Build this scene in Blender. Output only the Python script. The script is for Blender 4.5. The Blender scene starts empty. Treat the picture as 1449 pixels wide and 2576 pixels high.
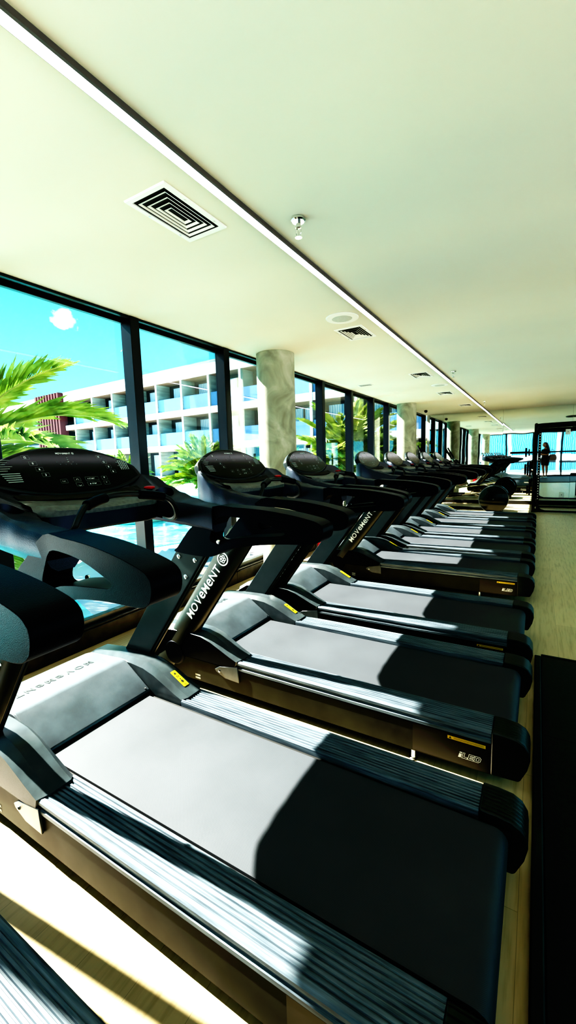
import bpy, bmesh, math, random
from mathutils import Vector, Matrix
random.seed(7)
PI = math.pi
SC = bpy.context.scene
COL = SC.collection
S = 0.86            # one overall scale, applied to every top-level object at the end

# ------------------------------------------------------------------ materials
def nt(name):
    m = bpy.data.materials.new(name); m.use_nodes = True
    t = m.node_tree; b = t.nodes['Principled BSDF']
    return m, t, b
def bump(t, b, src, strength, dist=0.01):
    n = t.nodes.new('ShaderNodeBump'); n.inputs['Strength'].default_value = strength
    n.inputs['Distance'].default_value = dist
    t.links.new(src, n.inputs['Height']); t.links.new(n.outputs[0], b.inputs['Normal'])
def tex(t, kind, scale, detail=3, coord='Object', stretch=None):
    c = t.nodes.new('ShaderNodeTexCoord'); n = t.nodes.new(kind)
    src = c.outputs[coord]
    if stretch:
        mp = t.nodes.new('ShaderNodeMapping'); mp.inputs['Scale'].default_value = stretch
        t.links.new(src, mp.inputs[0]); src = mp.outputs[0]
    t.links.new(src, n.inputs['Vector'])
    if 'Scale' in n.inputs: n.inputs['Scale'].default_value = scale
    if 'Detail' in n.inputs: n.inputs['Detail'].default_value = detail
    return n
def ramp(t, src, stops):
    r = t.nodes.new('ShaderNodeValToRGB'); e = r.color_ramp.elements
    while len(e) < len(stops): e.new(0.5)
    for el, (p, c) in zip(e, stops):
        el.position = p; el.color = (*c, 1) if len(c) == 3 else c
    t.links.new(src, r.inputs[0]); return r
def mat(name, col, rough=0.5, metal=0.0, spec=0.5, noise=None, bmp=None, stretch=None, emit=None, coat=0):
    m, t, b = nt(name)
    b.inputs['Base Color'].default_value = (*col, 1)
    b.inputs['Roughness'].default_value = rough
    b.inputs['Metallic'].default_value = metal
    b.inputs['Specular IOR Level'].default_value = spec
    b.inputs['Coat Weight'].default_value = coat
    if noise:
        sc, amt = noise
        n = tex(t, 'ShaderNodeTexNoise', sc, 4, stretch=stretch)
        a = tuple(max(0, c*(1-amt)) for c in col); z = tuple(min(1, c*(1+amt)) for c in col)
        r = ramp(t, n.outputs['Fac'], [(0.3, a), (0.7, z)])
        t.links.new(r.outputs[0], b.inputs['Base Color'])
    if bmp:
        sc, st, d = bmp
        n = tex(t, 'ShaderNodeTexNoise', sc, 2)
        bump(t, b, n.outputs['Fac'], st, d)
    if emit:
        b.inputs['Emission Color'].default_value = (*emit[0], 1); b.inputs['Emission Strength'].default_value = emit[1]
    return m
M = {}
M['black'] = mat('textured_black_plastic', (0.003, 0.004, 0.006), 0.40, spec=0.22, bmp=(420, 0.25, 0.002))
M['shell'] = mat('console_shell_plastic', (0.016, 0.018, 0.021), 0.36, spec=0.8, bmp=(330, 0.35, 0.002))
M['dash'] = mat('grey_textured_plastic', (0.11, 0.12, 0.118), 0.40, spec=0.7, bmp=(360, 0.4, 0.002), noise=(60, 0.25))
M['gloss'] = mat('gloss_black_glass', (0.006, 0.010, 0.008), 0.12, spec=0.35)
M['bezel'] = mat('bezel_plastic', (0.018, 0.022, 0.022), 0.35, spec=0.4)
M['white_print'] = mat('white_print', (0.75, 0.77, 0.76), 0.6)
M['grey_print'] = mat('grey_print', (0.30, 0.33, 0.32), 0.6)
M['faint_print'] = mat('faint_print', (0.022, 0.030, 0.032), 0.5)
M['slate'] = mat('slate_painted_steel', (0.030, 0.040, 0.042), 0.38, spec=0.4, bmp=(260, 0.12, 0.001), noise=(9, 0.12))
M['cap'] = mat('dark_moulding', (0.020, 0.024, 0.020), 0.38, spec=0.5, noise=(40, 0.2))
M['upcover'] = mat('curved_upright_cover', (0.022, 0.025, 0.020), 0.30, spec=0.55)
M['hood'] = mat('grey_motor_cover', (0.105, 0.122, 0.135), 0.34, spec=0.5, noise=(7, 0.22), bmp=(160, 0.12, 0.002))
M['pod'] = mat('shoulder_cover', (0.065, 0.078, 0.084), 0.29, spec=0.55, noise=(10, 0.3), bmp=(200, 0.1, 0.001))
M['frame'] = mat('bronze_grey_frame', (0.031, 0.032, 0.025), 0.5, metal=0.0, spec=0.12, noise=(5, 0.3))
M['frame_dark'] = mat('dark_rear_frame', (0.010, 0.010, 0.008), 0.45)
M['rubber'] = mat('rubber', (0.012, 0.012, 0.012), 0.7)
M['steel'] = mat('bolt_steel', (0.55, 0.56, 0.55), 0.25, metal=1.0)
M['chrome'] = mat('chrome', (0.8, 0.8, 0.78), 0.12, metal=1.0)
M['red'] = mat('red_plastic', (0.42, 0.010, 0.018), 0.4)
M['yellow'] = mat('yellow_label', (0.86, 0.66, 0.03), 0.5)
M['yellow_dim'] = mat('ochre_label', (0.62, 0.43, 0.05), 0.5)
M['label_ink'] = mat('label_ink', (0.03, 0.03, 0.02), 0.6)
for k_ in ('black', 'shell'): M[k_].node_tree.nodes['Principled BSDF'].inputs['Specular Tint'].default_value = (0.62, 0.72, 1.0, 1)
# ribbed rail
m, t, b = nt('ribbed_side_rail')
b.inputs['Base Color'].default_value = (0.16, 0.19, 0.20, 1); b.inputs['Roughness'].default_value = 0.42; b.inputs['Metallic'].default_value = 0.0; b.inputs['Specular IOR Level'].default_value = 0.35
n = tex(t, 'ShaderNodeTexNoise', 6, 4, stretch=(1, 18, 18)); r = ramp(t, n.outputs['Fac'], [(0.3, (0.055, 0.070, 0.085)), (0.7, (0.16, 0.19, 0.215))]); t.links.new(r.outputs[0], b.inputs['Base Color'])
M['rail'] = m
# belt weave
m, t, b = nt('running_belt_weave')
n1 = tex(t, 'ShaderNodeTexNoise', 2.2, 4); n2 = tex(t, 'ShaderNodeTexChecker', 520)
mx = t.nodes.new('ShaderNodeMix'); mx.data_type = 'RGBA'; mx.inputs[0].default_value = 0.35
r = ramp(t, n1.outputs['Fac'], [(0.35, (0.040, 0.044, 0.053)), (0.7, (0.062, 0.067, 0.078))])
r2 = ramp(t, n2.outputs['Fac'], [(0.0, (0.02, 0.022, 0.024)), (1.0, (0.085, 0.09, 0.095))])
t.links.new(r.outputs[0], mx.inputs[6]); t.links.new(r2.outputs[0], mx.inputs[7]); t.links.new(mx.outputs[2], b.inputs['Base Color'])
b.inputs['Roughness'].default_value = 0.55; b.inputs['Specular IOR Level'].default_value = 0.45
bump(t, b, n2.outputs['Fac'], 0.3, 0.001)
M['belt'] = m
# pale plank floor, boards run along Y
m, t, b = nt('pale_plank_floor')
br = tex(t, 'ShaderNodeTexBrick', 1.0, stretch=(1, 1, 1))
c = [x for x in t.nodes if x.type == 'MAPPING'][-1]; c.inputs['Rotation'].default_value = (0, 0, PI/2)
br.inputs['Color1'].default_value = (0.68, 0.53, 0.33, 1); br.inputs['Color2'].default_value = (0.60, 0.47, 0.29, 1)
br.inputs['Mortar'].default_value = (0.44, 0.35, 0.22, 1); br.inputs['Mortar Size'].default_value = 0.0012
br.inputs['Brick Width'].default_value = 1.4; br.inputs['Row Height'].default_value = 0.19; br.inputs['Bias'].default_value = 0.1
g = tex(t, 'ShaderNodeTexNoise', 3.0, 6, stretch=(16, 1.2, 1))
rg = ramp(t, g.outputs['Fac'], [(0.25, (0.70, 0.68, 0.62)), (0.5, (0.95, 0.95, 0.93)), (0.75, (1, 1, 1))])
mx = t.nodes.new('ShaderNodeMix'); mx.data_type = 'RGBA'; mx.blend_type = 'MULTIPLY'; mx.inputs[0].default_value = 0.9
t.links.new(br.outputs['Color'], mx.inputs[6]); t.links.new(rg.outputs[0], mx.inputs[7]); t.links.new(mx.outputs[2], b.inputs['Base Color'])
b.inputs['Roughness'].default_value = 0.36; b.inputs['Specular IOR Level'].default_value = 0.4
M['floor'] = m
M['ceiling'] = mat('ceiling_paint', (0.735, 0.73, 0.625), 0.85, noise=(0.7, 0.03))
M['wall'] = mat('wall_paint', (0.80, 0.81, 0.74), 0.8)
M['alu'] = mat('black_window_aluminium', (0.006, 0.008, 0.014), 0.28, spec=0.6, noise=(3, 0.5), stretch=(1, 1, .1))
M['alu_light'] = mat('window_sill_aluminium', (0.13, 0.13, 0.12), 0.35, metal=0.5)
M['sill'] = mat('brown_sill', (0.035, 0.029, 0.020), 0.5, noise=(12, 0.5))
def glass(name, tint, fac=0.06):
    m = bpy.data.materials.new(name); m.use_nodes = True; t = m.node_tree
    for n_ in list(t.nodes):
        if n_.type != 'OUTPUT_MATERIAL': t.nodes.remove(n_)
    o = t.nodes[0]; tr = t.nodes.new('ShaderNodeBsdfTransparent'); gl = t.nodes.new('ShaderNodeBsdfGlossy'); mxs = t.nodes.new('ShaderNodeMixShader')
    tr.inputs[0].default_value = (*tint, 1); gl.inputs['Roughness'].default_value = 0.02
    f = t.nodes.new('ShaderNodeFresnel'); f.inputs[0].default_value = 1.35
    mt = t.nodes.new('ShaderNodeMath'); mt.operation = 'MULTIPLY'; mt.inputs[1].default_value = fac*10
    t.links.new(f.outputs[0], mt.inputs[0]); t.links.new(mt.outputs[0], mxs.inputs[0])
    t.links.new(tr.outputs[0], mxs.inputs[1]); t.links.new(gl.outputs[0], mxs.inputs[2]); t.links.new(mxs.outputs[0], o.inputs[0])
    return m
M['glass'] = glass('window_glass', (0.97, 0.985, 0.98))
M['rail_glass'] = glass('blue_balcony_glass', (0.72, 0.86, 0.98), 0.05)
_t = M['rail_glass'].node_tree; _o = _t.nodes['Material Output']; _l = _o.inputs[0].links[0].from_socket
_d = _t.nodes.new('ShaderNodeBsdfDiffuse'); _d.inputs[0].default_value = (0.30, 0.52, 0.85, 1); _m = _t.nodes.new('ShaderNodeMixShader'); _m.inputs[0].default_value = 0.45
_t.links.new(_l, _m.inputs[1]); _t.links.new(_d.outputs[0], _m.inputs[2]); _t.links.new(_m.outputs[0], _o.inputs[0])
# concrete columns
m, t, b = nt('cloudy_concrete')
n = tex(t, 'ShaderNodeTexNoise', 3.2, 8); n.inputs['Distortion'].default_value = 1.2
r = ramp(t, n.outputs['Fac'], [(0.30, (0.25, 0.25, 0.19)), (0.5, (0.36, 0.36, 0.29)), (0.72, (0.50, 0.50, 0.42))])
t.links.new(r.outputs[0], b.inputs['Base Color']); b.inputs['Roughness'].default_value = 0.7; bump(t, b, n.outputs['Fac'], 0.15, 0.01)
M['column'] = m
# mirror: slightly wavy silvered glass
m, t, b = nt('wavy_mirror')
b.inputs['Base Color'].default_value = (0.80, 0.87, 0.84, 1); b.inputs['Metallic'].default_value = 1; b.inputs['Roughness'].default_value = 0.015
n = tex(t, 'ShaderNodeTexNoise', 1.3, 1); bump(t, b, n.outputs['Fac'], 0.10, 0.012)
M['mirror'] = m
M['led'] = mat('led_diffuser', (0.9, 0.9, 0.95), 0.5, emit=((0.93, 0.92, 1.0), 3.2))
M['trimgrey'] = mat('grey_recess', (0.10, 0.09, 0.085), 0.6)
M['vent'] = mat('vent_white', (0.80, 0.82, 0.78), 0.45)
M['ventdark'] = mat('vent_dark', (0.015, 0.015, 0.013), 0.8)
M['matfloor'] = mat('rubber_gym_mat', (0.008, 0.010, 0.011), 0.55, noise=(60, 0.4), bmp=(250, 0.3, 0.002))
M['matedge'] = mat('rubber_mat_edge', (0.014, 0.018, 0.013), 0.6, noise=(14, 0.6), stretch=(1, .3, 1))
# outdoors
M['facade'] = mat('board_marked_white_concrete', (0.60, 0.61, 0.60), 0.8, noise=(1.2, 0.22), stretch=(.25, 1, 3.5))
M['divider'] = mat('grey_divider_wall', (0.30, 0.34, 0.31), 0.8, noise=(1.2, 0.3), stretch=(1, .4, 3))
M['soffit'] = mat('timber_soffit', (0.16, 0.12, 0.09), 0.7)
M['darkframe'] = mat('dark_window_frame', (0.02, 0.025, 0.035), 0.4)
m, t, b = nt('curtained_window')
n = tex(t, 'ShaderNodeTexWave', 1.6, 1); n.inputs['Distortion'].default_value = 2.5
r = ramp(t, n.outputs['Fac'], [(0.1, (0.25, 0.45, 0.66)), (0.6, (0.60, 0.78, 0.90)), (1, (0.75, 0.88, 0.95))]); t.links.new(r.outputs[0], b.inputs['Base Color']); b.inputs['Roughness'].default_value = 0.12
M['curtain'] = m
m, t, b = nt('glowing_blue_glazing')
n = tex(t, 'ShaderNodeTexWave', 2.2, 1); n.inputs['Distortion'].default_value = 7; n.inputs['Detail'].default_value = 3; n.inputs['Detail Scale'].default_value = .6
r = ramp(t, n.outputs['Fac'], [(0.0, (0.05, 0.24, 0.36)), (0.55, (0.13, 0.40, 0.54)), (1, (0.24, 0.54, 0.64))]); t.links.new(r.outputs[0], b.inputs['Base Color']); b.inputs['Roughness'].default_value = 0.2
t.links.new(r.outputs[0], b.inputs['Emission Color']); b.inputs['Emission Strength'].default_value = 0.35  # faint glow stands in for daylight on the shaded wing's windows
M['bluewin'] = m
M['maroon'] = mat('maroon_louvre', (0.11, 0.03, 0.035), 0.6)
M['deck'] = mat('white_pool_deck', (0.66, 0.64, 0.58), 0.7, noise=(2, 0.06))
m, t, b = nt('pool_water')
n = tex(t, 'ShaderNodeTexNoise', 2.5, 5); n.inputs['Distortion'].default_value = 1.0
r = ramp(t, n.outputs['Fac'], [(0.35, (0.03, 0.50, 0.60)), (0.55, (0.08, 0.68, 0.74)), (0.7, (0.35, 0.86, 0.88))]); t.links.new(r.outputs[0], b.inputs['Base Color']); b.inputs['Roughness'].default_value = 0.08
bump(t, b, n.outputs['Fac'], 0.15, 0.03)
M['water'] = m
m, t, b = nt('palm_leaflets')
n = tex(t, 'ShaderNodeTexNoise', 4, 3); r = ramp(t, n.outputs['Fac'], [(0.3, (0.13, 0.20, 0.04)), (0.5, (0.38, 0.46, 0.10)), (0.72, (0.72, 0.72, 0.28))]); t.links.new(r.outputs[0], b.inputs['Base Color']); b.inputs['Roughness'].default_value = 0.45
b.inputs['Transmission Weight'].default_value = 0.0
M['leaf'] = m
M['rachis'] = mat('palm_rachis', (0.45, 0.42, 0.16), 0.5)
M['trunk'] = mat('palm_trunk_bark', (0.30, 0.24, 0.15), 0.8, noise=(14, 0.5))
M['soil'] = mat('island_planting', (0.32, 0.33, 0.08), 0.8, noise=(9, 0.5))
M['skin'] = mat('skin', (0.30, 0.15, 0.10), 0.5)
M['hair'] = mat('dark_hair', (0.012, 0.008, 0.006), 0.5)
M['cloth_black'] = mat('black_cloth', (0.012, 0.012, 0.014), 0.8)
M['bag'] = mat('brown_leather', (0.14, 0.05, 0.03), 0.5)
M['phone'] = mat('white_phone', (0.8, 0.8, 0.8), 0.3)

# ------------------------------------------------------------------ mesh helpers
def link(o, parent=None):
    COL.objects.link(o)
    if parent is not None: o.parent = parent
    return o
def build(name, bm, m, parent=None, bevel=None, smooth=True, segs=2, loc=None, angle=35):
    bmesh.ops.recalc_face_normals(bm, faces=bm.faces)
    me = bpy.data.meshes.new(name); bm.to_mesh(me); bm.free()
    if smooth:
        for p in me.polygons: p.use_smooth = True
        me.set_sharp_from_angle(angle=math.radians(angle))
    for mm in (m if isinstance(m, (list, tuple)) else [m]): me.materials.append(mm)
    o = bpy.data.objects.new(name, me); link(o, parent)
    if loc: o.location = loc
    if bevel:
        b_ = o.modifiers.new('bevel', 'BEVEL'); b_.width = bevel; b_.segments = segs; b_.limit_method = 'ANGLE'; b_.angle_limit = math.radians(38)
        if smooth: b_.harden_normals = False
    return o
def box(bm, x0, x1, y0, y1, z0, z1, mi=0):
    vs = [bm.verts.new((x, y, z)) for x in (x0, x1) for y in (y0, y1) for z in (z0, z1)]
    for q in ((0,1,3,2),(4,6,7,5),(0,4,5,1),(2,3,7,6),(0,2,6,4),(1,5,7,3)):
        f = bm.faces.new([vs[i] for i in q]); f.material_index = mi
    return vs
def poly_prism(bm, loops, mapf, a, b):
    """loops: list of 2D loops (outer, holes...), extruded from a to b; mapf(p, t) -> 3D"""
    allf = []
    edges = []
    rings = []
    for lp in loops:
        vs = [bm.verts.new(mapf(p, a)) for p in lp]; rings.append(vs)
        for i in range(len(vs)): edges.append(bm.edges.new((vs[i], vs[(i+1) % len(vs)])))
    if len(loops) == 1:
        f0 = [bm.faces.new(rings[0])]
    else:
        r = bmesh.ops.triangle_fill(bm, edges=edges, use_beauty=True, use_dissolve=False)
        f0 = [g for g in r['geom'] if isinstance(g, bmesh.types.BMFace)]
    top = {}
    for ring, lp in zip(rings, loops):
        for v, p in zip(ring, lp): top[v] = bm.verts.new(mapf(p, b))
    for f in f0: bm.faces.new([top[v] for v in reversed(f.verts)])
    for ring in rings:
        k = len(ring)
        for i in range(k):
            bm.faces.new((ring[i], ring[(i+1) % k], top[ring[(i+1) % k]], top[ring[i]]))
XZ = lambda p, t: (p[0], t, p[1])
YZ = lambda p, t: (t, p[0], p[1])
XY = lambda p, t: (p[0], p[1], t)
def smooth_pts(pts, n=6, closed=False):
    P = [Vector(p) for p in pts]; out = []; k = len(P)
    rng = range(k) if closed else range(k-1)
    for i in rng:
        if closed: a, b, c, d = P[i-1], P[i], P[(i+1) % k], P[(i+2) % k]
        else: a, b, c, d = P[max(i-1, 0)], P[i], P[i+1], P[min(i+2, k-1)]
        for j in range(n):
            t = j/n
            out.append(0.5*((2*b)+(c-a)*t+(2*a-5*b+4*c-d)*t*t+(3*b-a-3*c+d)*t**3))
    if not closed: out.append(P[-1])
    return out
def tube(bm, pts, r, seg=8, caps=True, closed=False):
    P = [Vector(p) for p in pts]; R = r if isinstance(r, (list, tuple)) else [r]*len(P)
    rings = []; up = None
    for i, p in enumerate(P):
        if closed: d = P[(i+1) % len(P)] - P[i-1]
        else: d = (P[min(i+1, len(P)-1)] - P[max(i-1, 0)])
        d.normalize()
        if up is None:
            up = Vector((0, 0, 1)) if abs(d.z) < 0.9 else Vector((1, 0, 0))
        up = (up - d*up.dot(d)); up.normalize(); s = d.cross(up)
        rings.append([bm.verts.new(p + R[i]*(math.cos(a)*up + math.sin(a)*s)) for a in [2*PI*j/seg for j in range(seg)]])
    n = len(rings)
    for i in range(n if closed else n-1):
        A, B = rings[i], rings[(i+1) % n]
        for j in range(seg): bm.faces.new((A[j], A[(j+1) % seg], B[(j+1) % seg], B[j]))
    if caps and not closed:
        bm.faces.new(list(reversed(rings[0]))); bm.faces.new(rings[-1])
def lathe(bm, prof, seg=24, axis='z', c=(0, 0, 0), caps=True):
    """prof: [(r, h)]"""
    c = Vector(c); rings = []
    for (r, h) in prof:
        ring = []
        for j in range(seg):
            a = 2*PI*j/seg; u, v = r*math.cos(a), r*math.sin(a)
            p = {'z': (u, v, h), 'y': (u, h, v), 'x': (h, u, v)}[axis]
            ring.append(bm.verts.new(c+Vector(p)))
        rings.append(ring)
    for A, B in zip(rings, rings[1:]):
        for j in range(seg): bm.faces.new((A[j], A[(j+1) % seg], B[(j+1) % seg], B[j]))
    if caps: bm.faces.new(list(reversed(rings[0]))); bm.faces.new(rings[-1])
def disc_ring(bm, c, r0, r1, mp, seg=20):
    A = [bm.verts.new(mp(c[0]+r0*math.cos(2*PI*j/seg), c[1]+r0*math.sin(2*PI*j/seg))) for j in range(seg)]
    B = [bm.verts.new(mp(c[0]+r1*math.cos(2*PI*j/seg), c[1]+r1*math.sin(2*PI*j/seg))) for j in range(seg)]
    for j in range(seg): bm.faces.new((A[j], A[(j+1) % seg], B[(j+1) % seg], B[j]))
def rect(bm, x0, x1, y0, y1, mp):
    bm.faces.new([bm.verts.new(mp(*p)) for p in ((x0, y0), (x1, y0), (x1, y1), (x0, y1))])
_tc = {}
def glyph(ch, weight=0.0):
    k = (ch, weight)
    if k in _tc: return _tc[k]
    cu = bpy.data.curves.new('t', 'FONT'); cu.body = ch; cu.size = 1; cu.offset = weight; cu.resolution_u = 3
    o = bpy.data.objects.new('t', cu); COL.objects.link(o)
    dg = bpy.context.evaluated_depsgraph_get(); me = bpy.data.meshes.new_from_object(o.evaluated_get(dg))
    V = [tuple(v.co[:2]) for v in me.vertices]; F = [tuple(p.vertices) for p in me.polygons]
    bpy.data.objects.remove(o); bpy.data.curves.remove(cu); bpy.data.meshes.remove(me)
    xs = [v[0] for v in V] or [0, .3]
    _tc[k] = (V, F, min(xs), max(xs)); return _tc[k]
def text(bm, s, x, y, h, mp, weight=0.02, center=False, gap=0.07, big_e=False):
    """letters with cap height h laid from (x, y); mp(u, v) -> 3D"""
    k = h/0.72; w = 0; items = []
    for ch in s:
        if ch == ' ': w += 0.3*k; continue
        V, F, a, b = glyph(ch, weight); kk = k*1.32 if (big_e and ch == 'e') else k
        items.append((V, F, a, w, kk)); w += (b-a)*kk + gap*k
    if center: x -= w/2
    for V, F, a, w0, kk in items:
        vs = [bm.verts.new(mp(x+w0+(v[0]-a)*kk, y+v[1]*kk)) for v in V]
        for f in F:
            try: bm.faces.new([vs[i] for i in f])
            except ValueError: pass
    return w
def logo(bm, c, r, mp):
    disc_ring(bm, c, r*0.80, r, mp, 28)
    for i in range(5):
        a = PI/2+2*PI*i/5; disc_ring(bm, (c[0]+.36*r*math.cos(a), c[1]+.36*r*math.sin(a)), r*.13, r*.26, mp, 12)
def tag(o, label=None, cat=None, group=None, kind=None):
    if label: o['label'] = label
    if cat: o['category'] = cat
    if group: o['group'] = group
    if kind: o['kind'] = kind
    return o
def empty(name, loc, label=None, cat=None, group=None, rz=0):
    o = bpy.data.objects.new(name, None); o.empty_display_size = 0.2; link(o); o.location = loc; o.rotation_euler.z = rz
    return tag(o, label, cat, group)
def copy_tree(o, parent=None):
    c = o.copy(); COL.objects.link(c)
    if parent is not None: c.parent = parent
    for ch in list(o.children): copy_tree(ch, c)
    return c
def boolean_diff(o, cutters):
    for cu in cutters:
        md = o.modifiers.new('cut', 'BOOLEAN'); md.object = cu; md.solver = 'EXACT'; md.operation = 'DIFFERENCE'
    dg = bpy.context.evaluated_depsgraph_get(); dg.update()
    me = bpy.data.meshes.new_from_object(o.evaluated_get(dg)); o.modifiers.clear(); o.data = me
    for cu in cutters: bpy.data.objects.remove(cu)
    me.set_sharp_from_angle(angle=math.radians(35))

# ------------------------------------------------------------------ treadmill (local: x runs to the rear end at 0, z up)
def make_treadmill():
    T = empty('treadmill', (0, 0, 0))
    # running belt wrapped over the rear roller
    prof = [(-1.84, .246), (-.12, .246)] + [(-.085+.05*math.sin(a), .196+.05*math.cos(a)) for a in [PI*k/10 for k in range(0, 11)]] + [(-1.84, .146)]
    bm = bmesh.new(); poly_prism(bm, [prof], XZ, -.272, .272); build('running_belt', bm, M['belt'], T)
    bm = bmesh.new(); box(bm, -2.35, -.14, -.292, -.2735, .09, .236); box(bm, -2.35, -.14, .2735, .292, .09, .236)
    box(bm, -2.35, -.15, -.27, .27, .10, .142); box(bm, -.16, -.03, -.295, -.276, .10, .23); box(bm, -.16, -.03, .276, .295, .10, .23)
    build('deck', bm, M['rubber'], T, smooth=False)
    for s in (-1, 1):
        # ribbed side rail
        y = .293; pr = [(.293, .20), (.293, .262)]
        yy = .297
        for k in range(8):
            pr += [(yy, .262), (yy+.002, .2665), (yy+.0095, .2665), (yy+.0115, .262)]; yy += .0155
        pr += [(.424, .266), (.434, .264), (.441, .257), (.441, .245), (.436, .240), (.436, .228), (.442, .224), (.442, .210), (.430, .205), (.42, .200)]
        pr = [(s*a, b_) for a, b_ in pr]
        bm = bmesh.new(); poly_prism(bm, [pr], YZ, -1.56, -.132); build('side_rail', bm, M['rail'], T, angle=20)
        # side frame
        fr = [(-2.40, .06), (-2.40, .205), (-.13, .205), (-.13, .055), (-.5, .052), (-2.2, .055)]
        bm = bmesh.new(); poly_prism(bm, [fr], XZ, s*.405, s*.436); sf = build('side_frame', bm, M['frame'], T, bevel=.003, segs=1)
        bm = bmesh.new(); box(bm, -.48, -.1285, min(s*.437, s*.4385), max(s*.437, s*.4385), .062, .203); build('rear_side_skirt', bm, M['frame_dark'], T, smooth=False)
        # end cap with ribs
        cp = [(-.131, .20), (-.131, .268), (-.08, .268), (-.03, .262), (0, .245), (.018, .215), (.022, .18), (.012, .13), (-.012, .075), (-.02, .066), (-.131, .060), (-.131, .10)]
        bm = bmesh.new(); poly_prism(bm, [cp], XZ, s*.298, s*.443); ec = build('end_cap', bm, M['cap'], T, bevel=.006)
        bm = bmesh.new()
        for k in range(7):
            yk = .307 + k*.0185
            top = [(-.128, .269), (-.08, .269), (-.031, .2632), (.0, .2465), (.0165, .222)]
            for (p, q) in zip(top, top[1:]):
                v = [bm.verts.new((p[0], s*yk, p[1]+.0012)), bm.verts.new((q[0], s*yk, q[1]+.0012)), bm.verts.new((q[0], s*(yk+.003), q[1]+.0012)), bm.verts.new((p[0], s*(yk+.003), p[1]+.0012))]
                bm.faces.new(v)
        build('cap_ribs', bm, M['frame'], ec, smooth=False)
        # shoulder pod
        P1 = [(-1.545, .205), (-1.535, .276), (-1.60, .302), (-1.68, .345), (-1.75, .380), (-1.83, .402), (-1.93, .408), (-2.1, .402), (-2.30, .380), (-2.40, .32), (-2.44, .22), (-2.43, .205)]
        P2 = [(-1.58, .215), (-1.565, .264), (-1.62, .285), (-1.70, .320), (-1.77, .350), (-1.85, .372), (-1.95, .380), (-2.1, .375), (-2.29, .355), (-2.38, .30), (-2.41, .22), (-2.40, .205)]
        bm = bmesh.new()
        secs = [(.300, P2), (.325, P1), (.405, P1), (.446, P2)]
        rings = [[bm.verts.new((p[0], s*yv, p[1])) for p in P] for yv, P in secs]
        for A, B in zip(rings, rings[1:]):
            for j in range(len(A)): bm.faces.new((A[j], A[(j+1) % len(A)], B[(j+1) % len(A)], B[j]))
        bm.faces.new(rings[0]); bm.faces.new(list(reversed(rings[-1])))
        pod = build('shoulder_cover', bm, [M['pod'], M['black']], T, angle=28)
        for p_ in pod.data.polygons:
            if p_.normal.y*s > .8: p_.material_index = 1  # outer side blackened, shade put into colour against the floor bounce
        # yellow warning label lying on the sloping outer face
        a0, a1 = Vector((-1.62, s*.375, .3115)), Vector((-1.765, s*.375, .3875))
        d = (a1-a0).normalized(); nrm = Vector((d.z, 0, -d.x)); nrm = nrm if nrm.z > 0 else -nrm
        if s > 0:
            mp = lambda u, v: tuple(a0 + d*(-.03+u*.86) + Vector((0, 1, 0))*v*.8 + nrm*.004)
            bm = bmesh.new(); pts = []
            for cx, cy, st in ((.135, .016, 0), (.01, .016, 1), (.01, -.016, 2), (.135, -.016, 3)):
                for k in range(4):
                    an = PI/2*st + PI/2*k/3; pts.append((cx + .006*math.cos(an), cy + .006*math.sin(an)))
            bm.faces.new([bm.verts.new(mp(*p)) for p in pts]); wl = build('warning_label', bm, M['yellow'], pod, smooth=False)
            mp2 = lambda u, v: tuple(a0 + d*(-.03+u*.86) + Vector((0, 1, 0))*v*.8 + nrm*.0052)
            bm = bmesh.new()
            for k in range(3): rect(bm, .008+k*.008, .011+k*.008, -.011, .011, mp2)
            bm.faces.new([bm.verts.new(mp2(*p)) for p in ((.045, -.012), (.060, 0), (.045, .012), (.036, 0))])
            rect(bm, .062, .072, -.004, .004, mp2); disc_ring(bm, (.092, 0), .006, .010, mp2, 12)
            bm.faces.new([bm.verts.new(mp2(*p)) for p in ((.112, -.012), (.130, -.001), (.112, .010))])
            build('label_print', bm, M['label_ink'], wl, smooth=False)
        # bracket + screw under the pod
        bk = [(-1.74, .18), (-1.70, .205), (-1.555, .232), (-1.548, .13), (-1.66, .135), (-1.73, .165)]
        bm = bmesh.new(); poly_prism(bm, [bk], XZ, s*.437, s*.447); br_ = build('frame_bracket', bm, M['pod'], T, bevel=.002, segs=1)
        bm = bmesh.new(); lathe(bm, [(.008, 0), (.008, s*.004), (.004, s*.006)], 10, 'y', (-1.70, s*.446, .175)); build('screw', bm, M['steel'], br_)
        # upright: flat inner plate, curved outer cover
        def upr(z): return -2.075 + .745*(z-.125)
        z0, z1 = .10, 1.12
        bm = bmesh.new()
        def sec(z):
            xr = upr(z); xl = xr-.235
            return [(xl, .388), (xr-.035, .388), (xr-.035, .398), (xl, .398)]
        A = [bm.verts.new((x, s*y_, z0)) for x, y_ in sec(z0)]; B = [bm.verts.new((x, s*y_, z1)) for x, y_ in sec(z1)]
        for j in range(4): bm.faces.new((A[j], A[(j+1) % 4], B[(j+1) % 4], B[j]))
        bm.faces.new(A); bm.faces.new(B)
        up = build('upright_post', bm, M['slate'], T, bevel=.003, segs=1)
        def sec2(z):
            xr = upr(z)-.02; xl = xr-.215
            return [(xl, .3985), (xr, .3985), (xr+.004, .420), (xr-.02, .440), (xr-.07, .4485), (xr-.13, .449), (xr-.19, .441), (xl, .425)]
        bm = bmesh.new()
        A = [bm.verts.new((x, s*y_, z0)) for x, y_ in sec2(z0)]; B = [bm.verts.new((x, s*y_, z1)) for x, y_ in sec2(z1)]
        for j in range(8): bm.faces.new((A[j], A[(j+1) % 8], B[(j+1) % 8], B[j]))
        bm.faces.new(A); bm.faces.new(B); cov = build('outer_cover', bm, M['upcover'], up, bevel=.003)
        bm = bmesh.new()   # bright edge strip along the trailing edge
        tube(bm, [(upr(.16)-.017, s*.404, .16), (upr(1.05)-.017, s*.404, 1.05)], .004, 6); build('edge_trim', bm, M['frame'], cov)
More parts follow.
